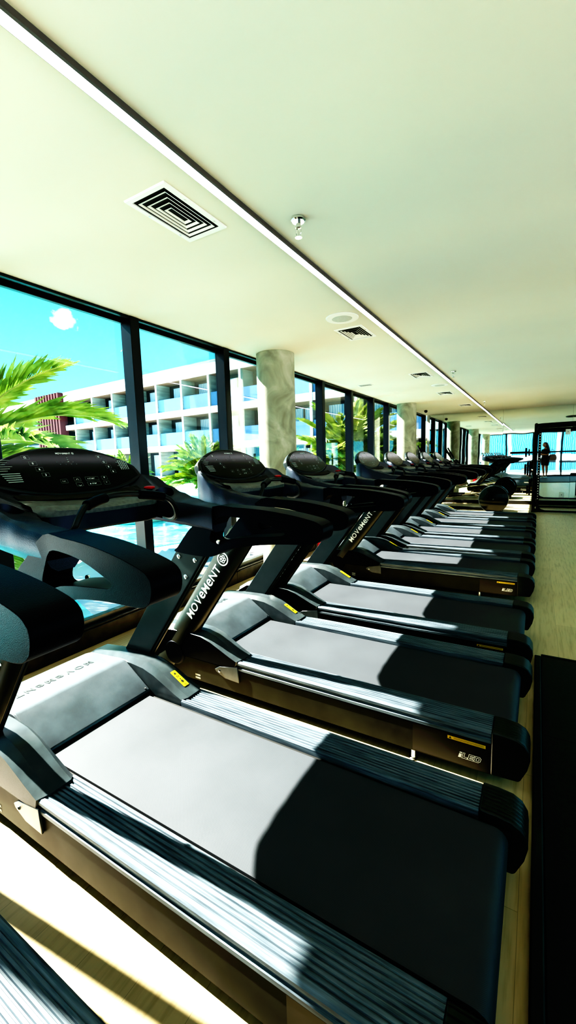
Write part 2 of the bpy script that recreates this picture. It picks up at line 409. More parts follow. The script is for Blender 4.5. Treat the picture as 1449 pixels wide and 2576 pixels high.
        for (dx, z) in ((.175, 1.015), (.055, 1.005), (.175, .925), (.055, .91)):
            bm = bmesh.new(); lathe(bm, [(.013, 0), (.013, -s*.003), (.009, -s*.005)], 12, 'y', (upr(z)-.05-dx+.03, s*.388, z)); lathe(bm, [(.006, -s*.005), (.006, -s*.009)], 6, 'y', (upr(z)-.05-dx+.03, s*.388, z))
            build('bolt', bm, M['steel'], up)
        # lettering on the outer cover
        ud = Vector((.597, 0, .802)); vd = Vector((-.802, 0, .597)) if s < 0 else Vector((.802, 0, -.597))
        if s > 0: ud = -ud; base = Vector((upr(.96)-.14, s*.4500, .96)) ; 
        else: base = Vector((upr(.50)-.14, s*.4500, .50))
        mp = lambda u, v: tuple(base + ud*u + vd*v)
        bm = bmesh.new()
        if s < 0:
            w = text(bm, 'MOVeMeNT', 0, -.027, .056, mp, 0.014, big_e=True, gap=.10); logo(bm, (w+.055, 0), .043, mp)
        else:
            w = text(bm, 'MOVeMeNT', 0, -.027, .056, mp, 0.014, big_e=True, gap=.10); logo(bm, (-.06, 0), .043, mp)
        build('upright_lettering', bm, M['white_print'], cov, smooth=False)
        # pivot boot at the base
        bm = bmesh.new(); lathe(bm, [(.075, s*.36), (.088, s*.37), (.088, s*.438), (.078, s*.450)], 28, 'y', (-2.10, 0, .215)); build('pivot_boot', bm, M['black'], T)
        # handrail: one solid with a slot, ends in the bracket over the upright
        outer = [(-1.325, 1.292), (-1.20, 1.292), (-1.05, 1.286), (-.92, 1.272), (-.83, 1.257), (-.77, 1.242), (-.745, 1.220), (-.745, 1.188), (-.762, 1.162), (-.81, 1.146), (-.95, 1.137), (-1.08, 1.122), (-1.18, 1.104), (-1.25, 1.085), (-1.30, 1.066), (-1.35, 1.045), (-1.44, 1.040), (-1.592, 1.050), (-1.575, 1.075), (-1.53, 1.125), (-1.49, 1.168), (-1.44, 1.205)]
        hole = [(-1.290, 1.240), (-1.20, 1.246), (-1.08, 1.234), (-.965, 1.204), (-.930, 1.190), (-.936, 1.178), (-.98, 1.170), (-1.12, 1.156), (-1.24, 1.138), (-1.315, 1.116), (-1.352, 1.130), (-1.335, 1.180)]
        bm = bmesh.new(); 
        outer = [(q.x, q.z) for q in smooth_pts([(a, 0, b_) for a, b_ in outer], 3, True)]; hole = [(q.x, q.z) for q in smooth_pts([(a, 0, b_) for a, b_ in hole], 3, True)]
        poly_prism(bm, [outer, hole], XZ, s*.350, s*.452)
        if s < 0:
            for vv in bm.verts:
                t_ = max(0, (vv.co.x+1.32)/.57); vv.co.y -= .055*t_; vv.co.x -= .035*t_
        hr = build('handrail', bm, M['black'], T, bevel=.018, segs=4, angle=60)
        bm = bmesh.new(); lathe(bm, [(.011, 0), (.011, -s*.006), (.006, -s*.010)], 12, 'y', (-1.29, s*.340, 1.126)); build('bolt', bm, M['chrome'], hr)
        # rear foot and side decals
        bm = bmesh.new(); lathe(bm, [(.018, .0), (.02, .006), (.012, .01), (.012, .06)], 12, 'z', (-.48, s*.418, 0)); build('foot', bm, M['steel'], T)
        bm = bmesh.new(); lathe(bm, [(.018, .0), (.02, .006), (.012, .01), (.012, .05)], 12, 'z', (-2.2, s*.40, 0)); build('foot', bm, M['steel'], T)
        sx = 1 if s < 0 else -1
        mp = lambda u, v: (-.235+sx*u, s*.4402, .185+v)
        bm = bmesh.new(); rect(bm, -.082, .082, -.008, .008, mp); lb = build('side_label', bm, M['yellow_dim'], T, smooth=False)
        mp = lambda u, v: (-.235+sx*u, s*.4406, .185+v)
        bm = bmesh.new(); rect(bm, -.055, .075, .0015, .003, mp); rect(bm, -.055, .075, -.0035, -.002, mp)
        bm.faces.new([bm.verts.new(mp(*p)) for p in ((-.076, -.005), (-.064, -.005), (-.070, .006))]); build('label_print', bm, M['label_ink'], lb, smooth=False)
        mp = lambda u, v: (-.213+sx*u, s*.4402, .113+v)
        bm = bmesh.new()
        # outlined lettering: white block first letter, outlined LED
        mps = lambda u, v: mp(u+.25*v, v)
        rect(bm, -.052, -.040, -.014, .006, mps); rect(bm, -.052, -.040, .009, .015, mps)
        def outl(p):
            k = len(p)
            cx_ = sum(a for a, _ in p)/k; 
            for i in range(k):
                a, b2 = Vector(p[i]), Vector(p[(i+1) % k]); dd = (b2-a).normalized()*.0013; nn = Vector((-dd.y, dd.x))
                bm.faces.new([bm.verts.new(mps(*q)) for q in (a-dd-nn, b2+dd-nn, b2+dd+nn, a-dd+nn)])
        outl([(-.036, .014), (-.029, .014), (-.029, -.006), (-.014, -.006), (-.014, -.014), (-.036, -.014)])
        outl([(-.011, .014), (.012, .014), (.012, .007), (-.004, .007), (-.004, .003), (.010, .003), (.010, -.003), (-.004, -.003), (-.004, -.007), (.012, -.007), (.012, -.014), (-.011, -.014)])
        outl([(.016, .014), (.034, .014), (.041, .007), (.041, -.007), (.034, -.014), (.016, -.014)])
        outl([(.023, .007), (.032, .007), (.034, .004), (.034, -.004), (.032, -.007), (.023, -.007)])
        build('side_badge', bm, M['white_print'], T, smooth=False)
        mp = lambda u, v: (-1.90+sx*u, s*.4368, .085+v)
        bm = bmesh.new(); rect(bm, -.022, .022, .004, .016, mp); rect(bm, -.022, .022, -.016, -.004, mp); build('side_sticker', bm, M['grey_print'], T, smooth=False)
    # front cross body, wheels
    bm = bmesh.new(); box(bm, -2.38, -2.02, -.404, .404, .05, .20); build('motor_base', bm, M['frame_dark'], T, bevel=.01)
    # motor cover
    hp = [(-1.795, .252), (-1.795, .266), (-1.985, .388), (-2.00, .393), (-2.02, .395), (-2.30, .372), (-2.36, .350), (-2.42, .27), (-2.44, .18), (-2.44, .10), (-2.36, .08), (-2.30, .23), (-1.9, .24)]
    bm = bmesh.new(); poly_prism(bm, [hp], XZ, -.299, .299); hd = build('motor_cover', bm, M['hood'], T, bevel=.008)
    sl = (.395-.372)/.28
    mp = lambda u, v: (-2.16+v*.997, -u, .395-sl*(.14-v)+.002)
    bm = bmesh.new(); w = text(bm, 'MOVeMeNT', -.20, -.022, .044, mp, 0.02, big_e=True, gap=.22); logo(bm, (w-.20+.05, 0), .034, mp)
    build('cover_lettering', bm, M['faint_print'], hd, smooth=False)
    for sy in (-1, 1):
        bm = bmesh.new(); lathe(bm, [(.005, 0), (.005, .003)], 10, 'z', (-1.81, sy*.275, .277)); build('screw', bm, M['steel'], hd)
    # console shell, horseshoe sweep
    st = [(-1.322, .395, .056, 1.290, 1.290, 1.165), (-1.42, .397, .058, 1.302, 1.300, 1.178), (-1.52, .395, .064, 1.325, 1.312, 1.193), (-1.60, .388, .076, 1.350, 1.322, 1.205),
          (-1.68, .372, .092, 1.385, 1.334, 1.218), (-1.755, .345, .10, 1.440, 1.350, 1.232), (-1.815, .285, .095, 1.462, 1.362, 1.245), (-1.85, .19, .075, 1.43, 1.368, 1.252), (-1.86, .09, .07, 1.40, 1.37, 1.255), (-1.862, 0, .07, 1.395, 1.37, 1.255)]
    full = st + [(a, -b_, c_, d_, e_, f_) for a, b_, c_, d_, e_, f_ in reversed(st[:-1])]
    # densify
    Pn = smooth_pts([(q[0], q[1], 0) for q in full], 4)
    def interp(k, i):
        n_ = len(full)-1; f = i/(len(Pn)-1)*n_; a = min(int(f), n_-1); t_ = f-a; t_ = t_*t_*(3-2*t_)
        return full[a][k]*(1-t_)+full[a+1][k]*t_
    bm = bmesh.new(); rings = []
    for i, p in enumerate(Pn):
        d = (Pn[min(i+1, len(Pn)-1)]-Pn[max(i-1, 0)]).normalized(); o = Vector((d.y, -d.x, 0))
        if o.dot(p-Vector((-1.4, 0, 0))) < 0: o = -o
        w, zo, zi, zb = (interp(k, i) for k in (2, 3, 4, 5))
        sec_ = [(-w, zb+.02), (-w, zi-.016), (-w+.006, zi-.005), (-w+.018, zi), (w*.2, zi+(zo-zi)*.45), (w-.026, zo), (w-.010, zo-.006), (w-.002, zo-.022), (w, zb+.045), (w-.012, zb+.016), (w-.035, zb), (-w+.02, zb)]
        rings.append([bm.verts.new(p+o*a+Vector((0, 0, b_))) for a, b_ in sec_])
    for A, B in zip(rings, rings[1:]):
        for j in range(len(A)): bm.faces.new((A[j], A[(j+1) % len(A)], B[(j+1) % len(A)], B[j]))
    bm.faces.new(rings[0]); bm.faces.new(rings[-1])
    sh = build('console_shell', bm, M['shell'], T, angle=45)
    cuts = []
    for s in (-1, 1):
        bm = bmesh.new(); lathe(bm, [(.046, 1.25), (.05, 1.5)], 28, 'z', (-1.672, s*.376, 0)); cuts.append(build('cut', bm, M['shell']))
    boolean_diff(sh, cuts)
    for s in (-1, 1):
        bm = bmesh.new(); lathe(bm, [(.030, 1.2515), (.044, 1.2515)], 24, 'z', (-1.672, s*.376, 0)); build('cup_holder', bm, M['rubber'], sh)
    # core below the dash
    fr = [(-1.80, -.30), (-1.70, -.295), (-1.62, -.27), (-1.60, -.20), (-1.612, -.10), (-1.615, 0), (-1.612, .10), (-1.60, .20), (-1.62, .27), (-1.70, .295), (-1.80, .30)]
    bm = bmesh.new(); poly_prism(bm, [fr], XY, 1.232, 1.325); build('console_core', bm, M['shell'], T, bevel=.012)
    # grey dash with rising back edge
    bm = bmesh.new(); N = 24; rowsA = []
    for i in range(N+1):
        y = -.305+.61*i/N; e = abs(y)/.305
        xf = -1.588 + .012*math.cos(y*9) - .05*max(0, e-.82)/.18 ; xb = -1.81
        col = []
        for k, t_ in enumerate((0, .25, .5, .75, .93, 1)):
            x = xb+(xf-xb)*t_; z = 1.372-.036*t_ - (.012 if t_ == 1 else 0) + .012*e*e
            col.append(bm.verts.new((x, y, z)))
        col.append(bm.verts.new((xf-.002, y, 1.308))); rowsA.append(col)
    for A, B in zip(rowsA, rowsA[1:]):
        for j in range(len(A)-1): bm.faces.new((A[j], A[j+1], B[j+1], B[j]))
    da = build('dash', bm, M['dash'], T, angle=50)
    # display panel
    O = Vector((-1.785, 0, 1.372)); V = Vector((-.150, 0, .225)).normalized(); U = Vector((0, 1, 0)); W = U.cross(V)
    if W.x < 0: W = -W
    def lens(hw, top, bot, end, eh, n=14):
        pts = []
        for i in range(n+1):
            t_ = -1+2*i/n; pts.append((hw*t_, bot+(end-bot)*abs(t_)**2.4))
        pts += [(hw*.985, end+eh*.5)]
        for i in range(n+1):
            t_ = 1-2*i/n; pts.append((hw*.955*t_, top-(top-(end+eh))*abs(t_)**2.3))
        pts += [(-hw*.985, end+eh*.5)]
        return pts
    m3 = lambda off: (lambda p, t_: tuple(O+U*p[0]+V*p[1]+W*(t_+off)))
    bm = bmesh.new(); poly_prism(bm, [lens(.378, .268, 0, .080, .072)], m3(0), -.048, 0); dp = build('display_panel', bm, M['bezel'], T, bevel=.010, segs=2)
    bm = bmesh.new(); poly_prism(bm, [lens(.348, .251, .018, .088, .056)], m3(0), .0005, .003); sc = build('display_screen', bm, M['gloss'], dp, smooth=False)
    g = lambda u, v: tuple(O+U*u+V*v+W*.0042)
    bm = bmesh.new(); w = text(bm, 'MOVeMeNT', -.045, .222, .009, g, .02, big_e=True); logo(bm, (w-.045+.010, .2265), .006, g)
    for (s_, u, v) in (('12', -.186, .200), ('9', -.165, .168), ('6', -.148, .138), ('3', -.132, .108), ('15', .166, .200), ('12', .182, .170), ('9', .196, .140), ('6', .209, .112)):
        text(bm, s_, u, v, .010, g, .02, center=True)
    text(bm, 'START', .075, .078, .0065, g, .02, center=True); text(bm, 'STOP', .075, .050, .0065, g, .02, center=True)
    text(bm, '+', .142, .078, .012, g, .02, center=True); text(bm, '-', .142, .052, .012, g, .03, center=True)
    for (u, v, d_) in ((0, .078, 1), (0, .050, -1)):
        for e in (-1, 1): bm.faces.new([bm.verts.new(g(*p)) for p in ((u+e*.006, v), (u+e*.008, v), (u, v+d_*.007), (u, v+d_*.005))])
    text(bm, 'CxC', -.065, .072, .006, g, .0, center=True)
    bm.faces.new([bm.verts.new(g(*p)) for p in ((.052, .078), (.057, .081), (.052, .084))]); rect(bm, .052, .057, .050, .055, g)
    build('screen_lettering', bm, M['white_print'], sc, smooth=False)
    bm = bmesh.new()
    for (u, v, w_, h_) in [(-.186, .205, .016, .010), (-.165, .173, .016, .010), (-.148, .143, .016, .010), (-.132, .113, .016, .010), (.166, .205, .014, .010), (.182, .175, .014, .010), (.196, .145, .014, .010), (.209, .117, .014, .010), (.075, .0815, .034, .010), (.075, .0535, .034, .010), (0, .0815, .016, .010), (0, .0535, .016, .010), (.142, .0815, .015, .010), (.142, .0535, .015, .010), (-.065, .075, .016, .010)]:
        for a in ((u-w_, u+w_, v-h_, v-h_+.0008), (u-w_, u+w_, v+h_-.0008, v+h_), (u-w_, u-w_+.0008, v-h_, v+h_), (u+w_-.0008, u+w_, v-h_, v+h_)): rect(bm, *a, g)
    for e in (-1, 1):
        for k in range(6): rect(bm, e*.285-.036+(k % 2)*.01, e*.285+.032-(k % 3)*.012, .190-.0105*k, .1925-.0105*k, g)
    for k in range(5): rect(bm, -.31+.004*k, -.235, .122-.010*k, .126-.010*k, g)
    for k in range(5): rect(bm, .262+.011*k, .267+.011*k, .125, .180, g)
    for k in range(8): rect(bm, -.06+.013*k, -.056+.013*k, .176-(k % 2)*.012, .178-(k % 2)*.012, g)
    for k in range(3): rect(bm, -.004, .002, .20-.011*k, .204-.011*k, g)
    build('screen_graphics', bm, M['grey_print'], sc, smooth=False)
    # black storage slot under the panel
    bm = bmesh.new(); n = 18; A = []; B = []
    for i in range(n+1):
        t_ = -1+2*i/n; y = .30*t_
        A.append(bm.verts.new((-1.792+.002, y, 1.3765+.018*t_*t_))); B.append(bm.verts.new((-1.700-.055*t_*t_, y, 1.3625+.012*t_*t_)))
    for i in range(n): bm.faces.new((A[i], A[i+1], B[i+1], B[i]))
    build('storage_slot', bm, M['rubber'], da, smooth=False)
    # neck between shell and panel back
    bm = bmesh.new(); box(bm, -1.90, -1.80, -.28, .28, 1.30, 1.40); build('panel_neck', bm, M['shell'], T, bevel=.02)
    # stop button
    bm = bmesh.new(); lathe(bm, [(.014, 1.335), (.014, 1.378)], 16, 'z', (-1.668, .277, 0)); bb = build('stop_button', bm, M['rubber'], T)
    bm = bmesh.new(); lathe(bm, [(.012, 1.376), (.025, 1.380), (.027, 1.386), (.024, 1.391), (.01, 1.394)], 20, 'z', (-1.668, .277, 0)); build('button_cap', bm, M['red'], bb)
    # pulse grip bar
    path = [(-1.600, -.300, 1.24), (-1.53, -.285, 1.235), (-1.475, -.262, 1.262), (-1.465, -.235, 1.315), (-1.48, -.19, 1.352), (-1.52, -.08, 1.372), (-1.535, 0, 1.376), (-1.52, .08, 1.372), (-1.48, .19, 1.352), (-1.465, .235, 1.315), (-1.475, .262, 1.262), (-1.53, .285, 1.235), (-1.600, .300, 1.24)]
    bm = bmesh.new(); tube(bm, smooth_pts(path, 5), .0125, 10); gb = build('grip_bar', bm, M['bezel'], T)
    for s in (-1, 1):
        bm = bmesh.new(); tube(bm, [(-1.478, s*.195, 1.3495), (-1.497, s*.14, 1.362), (-1.515, s*.085, 1.370)], .0205, 14); build('pulse_sensor', bm, M['black'], gb, bevel=.003)
    return T

cY = [0.01, 1.165, 2.377, 3.482, 5.148, 6.285, 7.375, 8.49, 9.62]
labels = [
 'black treadmill cropped at the bottom left corner, nearest the camera',
 'black treadmill filling the foreground with the largest sunlit belt, console at the left edge',
 'black treadmill just behind the big foreground one, console left of the thick column',
 'black treadmill whose front stands beside the red fire extinguisher, third console along the windows',
 'black treadmill with its dark near side exposed after the wide gap in the row',
 'black treadmill directly behind the one after the wide gap in the row',
 'black treadmill third from the far end of the row',
 'black treadmill second from the far end of the row',
 'black treadmill at the far end of the row beside the elliptical with the disc',
]
labels[6] = 'black treadmill third from the far end of the row, counting from the elliptical'
labels[7] = 'black treadmill second from the far end of the row, counting from the elliptical'
proto = make_treadmill()
for i, c in enumerate(cY):
    o = proto if i == 0 else copy_tree(proto)
    o.location = (0, c, 0); tag(o, labels[i], 'treadmill', 'treadmills in a row along the window wall')

# ------------------------------------------------------------------ room
CEIL, XW, YM, YR, XR = 2.82, -3.15, 14.2, -2.7, 4.2
def struct(name, bm, m, parent=None, **k):
    o = build(name, bm, m, parent, **k)
    if parent is None: o['kind'] = 'structure'
    return o
bm = bmesh.new(); box(bm, XW-.3, XR, YR-.1, YM+.3, -.12, 0); struct('floor', bm, M['floor'], smooth=False)
bm = bmesh.new(); box(bm, XW-.20, XR, YR-.1, YM+.3, CEIL, CEIL+.25); struct('ceiling', bm, M['ceiling'], smooth=False)
bm = bmesh.new(); box(bm, XR, XR+.15, YR, YM+.3, 0, .25); box(bm, XR, XR+.15, YR, YM+.3, CEIL-.12, CEIL)
for k in range(9): box(bm, XR, XR+.15, YR+k*2.1, YR+k*2.1+.12, .25, CEIL-.12)
struct('wall_right', bm, M['wall'], smooth=False)  # unseen wall, opened between posts to let in light for the ceiling
bm = bmesh.new(); box(bm, XW, XR, YM+.03, YM+.2, 0, CEIL); struct('wall_far', bm, M['wall'], smooth=False)
bm = bmesh.new(); box(bm, XW+.1, XR, YM-.03, YM-.012, 0, .10); struct('baseboard_far', bm, M['rubber'], bevel=.003)
# window wall: one bay per window
YB = [-2.6, -1.10, .20, .375, 1.44, 2.70, 4.00, 5.30, 6.58, 7.86, 9.12, 10.24, 11.5, 12.8, 14.15]  # the two close-set posts are unseen, placed for their shadow stripes
for k, (a, b_) in enumerate(zip(YB, YB[1:])):
    bm = bmesh.new(); hw = .028 if abs(b_-.375) < .01 else .05
    box(bm, XW-.15, XW-.015, b_-hw, b_+hw, .10, CEIL-.001)             # mullion
    box(bm, XW-.155, XW-.11, a+.03, b_-hw, CEIL-.05, CEIL-.001)           # head
    box(bm, XW-.06, XW-.02, a+.03, b_-hw, CEIL-.022, CEIL-.001)
    w = struct('window_%d' % (k+1), bm, M['alu'], bevel=.004, segs=1)
    bm = bmesh.new(); box(bm, XW-.16, XW, a, b_, 0, .145); box(bm, XW-.16, XW-.02, a, b_, .145, .16); struct('window_sill', bm, M['sill'], w, bevel=.004, segs=1)
    bm = bmesh.new(); box(bm, XW-.15, XW-.085, a+.03, b_-hw, .16, .205); struct('sill_bead', bm, M['alu_light'], w, bevel=.003, segs=1)
    bm = bmesh.new(); box(bm, XW-.128, XW-.120, a+.03, b_-hw+.004, .18, CEIL-.03); struct('glass_pane', bm, M['glass'], w, smooth=False)
# rear glazed wall seen in the mirror
XB = [XW, -1.9, -.35, 1.2, 2.75, XR]
for k, (a, b_) in enumerate(zip(XB, XB[1:])):
    bm = bmesh.new(); box(bm, b_-.045, b_+.045 if k < 4 else b_, YR-.07, YR+.05, 0, CEIL-.001)
    box(bm, a+.045, b_-.045, YR-.05, YR+.03, 0, .12); box(bm, a+.045, b_-.045, YR-.05, YR+.03, CEIL-.06, CEIL-.001)
    w = struct('window_%d' % (k+20), bm, M['alu'], bevel=.004, segs=1)
    bm = bmesh.new(); box(bm, a+.04, b_-.04, YR-.012, YR-.004, .1, CEIL-.05); struct('glass_pane', bm, M['glass'], w, smooth=False)
# mirror panels
seams = [-3.05, -2.62, -.93, .80, 2.5, 4.1]
for k, (a, b_) in enumerate(zip(seams, seams[1:])):
    bm = bmesh.new(); box(bm, a+.002-(a+b_)/2, b_-.002-(a+b_)/2, -.004, .004, .105, CEIL-.003)
    o = build('wall_mirror', bm, M['mirror'], smooth=False, loc=((a+b_)/2, YM, 0))
    o.rotation_euler.z = math.radians([0, .10, -.12, .08, 0][k])
    tag(o, ['narrow mirror panel beside the window wall at the far end', 'wall mirror panel left of the vertical seam behind the elliptical', 'wall mirror panel behind the left post of the squat rack', 'wall mirror panel at the right edge behind the squat rack', 'wall mirror panel farthest right, past the squat rack'][k], 'mirror', 'mirror panels covering the far wall')
for k, (x, z) in enumerate(((.70, 2.07), (1.0, 2.07), (.62, .30))):
    bm = bmesh.new(); box(bm, x-.06, x+.06, YM-.022, YM-.008, z-.075, z+.075); o = build('socket_plate', bm, M['vent'], bevel=.004)
    tag(o, ['left white socket plate high on the far mirror', 'right white socket plate high on the far mirror', 'white socket plate low on the far mirror near the floor'][k], 'socket', 'socket plates on the mirror')
    bm = bmesh.new(); lathe(bm, [(.010, YM-.0225), (.010, YM-.026)], 12, 'y', (x, 0, z)); build('socket_hole', bm, M['ventdark'], o)
# columns
def column(x, y, label):
    bm = bmesh.new(); lathe(bm, [(.238, 0.001), (.238, CEIL-.001)], 64, 'z'); o = build('concrete_column', bm, M['column'], loc=(x, y, 0)); tag(o, label, 'column', 'round concrete columns by the windows')
column(-2.875, 4.60, 'thick round concrete column nearest the camera, behind the second and third consoles')
column(-2.875, 10.75, 'round concrete column farther down the window wall, half sunlit')
column(-2.875, -1.62, 'round concrete column behind the camera by the rear glazing')
# rubber mat, right of the row
bm = bmesh.new(); box(bm, .075, 3.9, YR+.12, 3.43, .001, .022); mo = build('rubber_mat', bm, M['matfloor'], bevel=.004, segs=1)
tag(mo, 'large black rubber floor mat at the right edge beside the treadmill ends', 'mat')
bm = bmesh.new(); box(bm, .035, .074, YR+.12, 3.43, .001, .026); box(bm, .075, 3.9, 3.431, 3.462, .001, .026); build('mat_border', bm, M['matedge'], mo, bevel=.006)
bm = bmesh.new(); box(bm, .076, 3.9, 2.425, 2.43, .0222, .0226); box(bm, 1.2, 1.204, YR+.12, 3.43, .0222, .0226); build('mat_seam', bm, M['rubber'], mo, smooth=False)

# ------------------------------------------------------------------ ceiling fittings
LX = -1.392
edges_ = [-2.6, -.4, 3.83, 8.06, 12.29, 14.15]
for k, (a, b_) in enumerate(zip([-.35, 3.83, 8.06, 12.29], [3.83, 8.06, 12.29, 14.15])):
    bm = bmesh.new(); box(bm, LX+.028, LX+.040, a+.002, b_-.002, CEIL-.022, CEIL+.0005); box(bm, LX-.028, LX-.0241, a+.002, b_-.002, CEIL-.014, CEIL+.0005); o = build('linear_light', bm, M['trimgrey'], smooth=False)  # dark side strip stands in for the shadow gap beside the diffuser
    tag(o, ['long white LED strip light section crossing the upper left of the ceiling', 'middle section of the ceiling LED strip, starting by the round ceiling speaker', 'ceiling LED strip section over the far treadmills', 'short last section of the ceiling LED strip at the mirror'][k], 'light', 'LED strip sections on the ceiling')
    bm = bmesh.new(); box(bm, LX-.0240, LX+.0275, a+.002, b_-.002, CEIL-.016, CEIL-.001); build('diffuser', bm, M['led'], o, smooth=False)
def vent(x, y, w, l, label):
    # square-on four-way diffuser, long side along y
    e = empty('air_vent', (x, y, CEIL), label, 'air vent', 'square air vents in the ceiling')
    def ring(bm, a, b_, c_, d_, z0, z1):   # a x b outer at z0, c x d inner at z1
        A = [bm.verts.new((sx*a, sy*b_, z0)) for sx, sy in ((-1, -1), (1, -1), (1, 1), (-1, 1))]; B = [bm.verts.new((sx*c_, sy*d_, z1)) for sx, sy in ((-1, -1), (1, -1), (1, 1), (-1, 1))]
        for j in range(4): bm.faces.new((A[j], A[(j+1) % 4], B[(j+1) % 4], B[j]))
    bm = bmesh.new(); W2, L2 = w/2, l/2
    ring(bm, W2, L2, W2-.004, L2-.004, -.0005, -.009); ring(bm, W2-.004, L2-.004, W2-.028, L2-.028, -.009, -.009); ring(bm, W2-.028, L2-.028, W2-.030, L2-.030, -.009, -.002)
    build('vent_frame', bm, M['vent'], e, smooth=False)
    bm = bmesh.new(); box(bm, -W2+.02, W2-.02, -L2+.02, L2-.02, -.0022, -.0008); build('vent_core', bm, M['ventdark'], e, smooth=False)
    for k in range(4):
        a = W2-.048-k*.0235; b_ = L2-.052-k*.036
        bm = bmesh.new(); ring(bm, a, b_, a-.010, b_-.014, -.0085, -.0030); ring(bm, a+.0012, b_+.0012, a, b_, -.0085, -.0085); ring(bm, a+.0012, b_+.0012, a-.0088, b_-.0128, -.0085, -.0030)
        build('louvre', bm, M['vent'], e, smooth=False)
    for sx, sy in ((-1, -.35), (1, -.35), (-1, .6), (1, .6)):
        bm = bmesh.new(); lathe(bm, [(.005, -.0115), (.005, -.009)], 10, 'z', (sx*(W2-.015), sy*L2, 0)); build('screw', bm, M['steel'], e)
vl = [('large square air vent above the first window, nearest the camera', -1.70, 1.79, .285, .47), ('square air vent just past the round ceiling speaker', -1.71, 4.36, .30, .46), ('square air vent third along the LED strip, before the small second speaker', -1.69, 7.16, .30, .46), ('square air vent fourth along the LED strip, after the small second speaker', -1.74, 9.55, .30, .46), ('square air vent near the far mirror', -1.70, 12.15, .30, .46)]
for l_, x, y, w, l in vl: vent(x, y, w, l, l_)
bm = bmesh.new(); box(bm, -2.88, -2.62, 7.38, 7.56, CEIL-.006, CEIL-.0005); o = build('ceiling_grille', bm, M['vent'], bevel=.002); tag(o, 'small pale ceiling grille close to the window wall', 'air vent')
for k in range(5):
    pass
bm = bmesh.new()
for k in range(6): box(bm, -2.86, -2.64, 7.405+.024*k, 7.412+.024*k, CEIL-.0075, CEIL-.0061)
build('grille_slot', bm, M['trimgrey'], o, smooth=False)
for (x, y, r, l_) in ((-1.635, 3.83, .155, 'large round ceiling speaker beside the LED strip, nearest the camera'), (-1.63, 8.38, .15, 'round ceiling speaker farther along the LED strip')):
    bm = bmesh.new(); lathe(bm, [(r, -.0005), (r, -.006), (r-.006, -.011), (r*.62, -.013), (r*.60, -.009)], 48, 'z', (x, y, CEIL)); o = build('ceiling_speaker', bm, M['vent']); tag(o, l_, 'speaker', 'round ceiling speakers')
    bm = bmesh.new(); lathe(bm, [(r*.60, -.0095), (r*.55, -.0135), (r*.2, -.0155)], 40, 'z', (x, y, CEIL)); build('speaker_grille', bm, mat('perforated_grille', (0.52, 0.56, 0.50), 0.6, noise=(300, .3)), o)
def sprinkler(x, y, label):
    e = empty('fire_sprinkler', (x, y, CEIL), label, 'sprinkler', 'chrome sprinklers in the ceiling')
    bm = bmesh.new(); lathe(bm, [(.040, .001), (.040, -.012), (.034, -.018), (.012, -.018)], 28, 'z'); build('escutcheon', bm, M['chrome'], e)
    bm = bmesh.new(); lathe(bm, [(.013, -.018), (.013, -.040), (.017, -.042), (.017, -.050), (.006, -.052)], 16, 'z')
    for s in (-1, 1): tube(bm, [(s*.013, 0, -.045), (s*.017, 0, -.065), (s*.012, 0, -.085), (0, 0, -.094)], .0028, 6)
    tube(bm, [(0, 0, -.052), (0, 0, -.092)], .0024, 6); build('sprinkler_body', bm, M['chrome'], e)
    bm = bmesh.new(); lathe(bm, [(.004, -.090), (.020, -.097), (.020, -.099), (.004, -.099)], 16, 'z'); build('deflector', bm, M['chrome'], e)
sprinkler(-1.185, 2.18, 'chrome fire sprinkler right of the LED strip, nearest the camera')
sprinkler(-1.185, 7.15, 'small chrome fire sprinkler farther along the right side of the LED strip')
sprinkler(-1.185, 11.6, 'tiny chrome fire sprinkler near the far mirror')
# dome sensor by window head
bm = bmesh.new(); lathe(bm, [(.03, 0), (.045, -.02), (.045, -.05), (.02, -.075)], 20, 'z', (-2.82, 12.6, CEIL+.001)); o = build('dome_camera', bm, M['frame_dark']); tag(o, 'small black dome camera on the ceiling near the far windows', 'camera')
# ring lamps on the ceiling right
for k, (x, y) in enumerate(((1.15, 9.6), (1.15, 4.6), (1.15, -.2))):
    bm = bmesh.new(); tube(bm, [(x+.32*math.cos(a), y+.32*math.sin(a), CEIL-.0195) for a in [2*PI*j/36 for j in range(36)]], .02, 8, closed=True); o = build('ring_lamp', bm, M['trimgrey']); tag(o, ['black ring lamp under the ceiling nearest the squat rack', 'black ring lamp under the ceiling halfway along the room', 'black ring lamp under the ceiling above the rubber mat'][k], 'lamp', 'ring lamps seen in the mirror')

# ------------------------------------------------------------------ fire extinguisher
e = empty('fire_extinguisher', (-2.66, 5.42, 0), 'red fire extinguisher standing behind the third treadmill by the windows', 'extinguisher')
bm = bmesh.new(); lathe(bm, [(.07, 0.002), (.082, .02), (.082, .37), (.07, .42), (.035, .45), (.03, .47)], 28, 'z'); cyl = build('cylinder', bm, M['red'], e)
bm = bmesh.new()
for z0, z1 in ((.12, .125), (.13, .22)):
    seg = 12
    for j in range(seg):
        a0, a1 = -2.6+j*.15, -2.6+(j+1)*.15
        bm.faces.new([bm.verts.new((.0832*math.cos(a), .0832*math.sin(a), z)) for a, z in ((a0, z0), (a1, z0), (a1, z1), (a0, z1))])
build('cylinder_label', bm, mat('pink_label', (.75, .35, .35), .5), cyl)
bm = bmesh.new(); lathe(bm, [(.02, .47), (.022, .51), (.01, .52)], 14, 'z'); box(bm, -.01, .10, -.012, .012, .515, .527); box(bm, -.01, .09, -.012, .012, .545, .555); build('valve', bm, M['frame_dark'], e)
bm = bmesh.new(); tube(bm, smooth_pts([(0, 0, .49), (-.06, -.05, .48), (-.095, -.06, .36), (-.095, -.05, .14)], 6), .011, 8); build('hose', bm, M['rubber'], e)

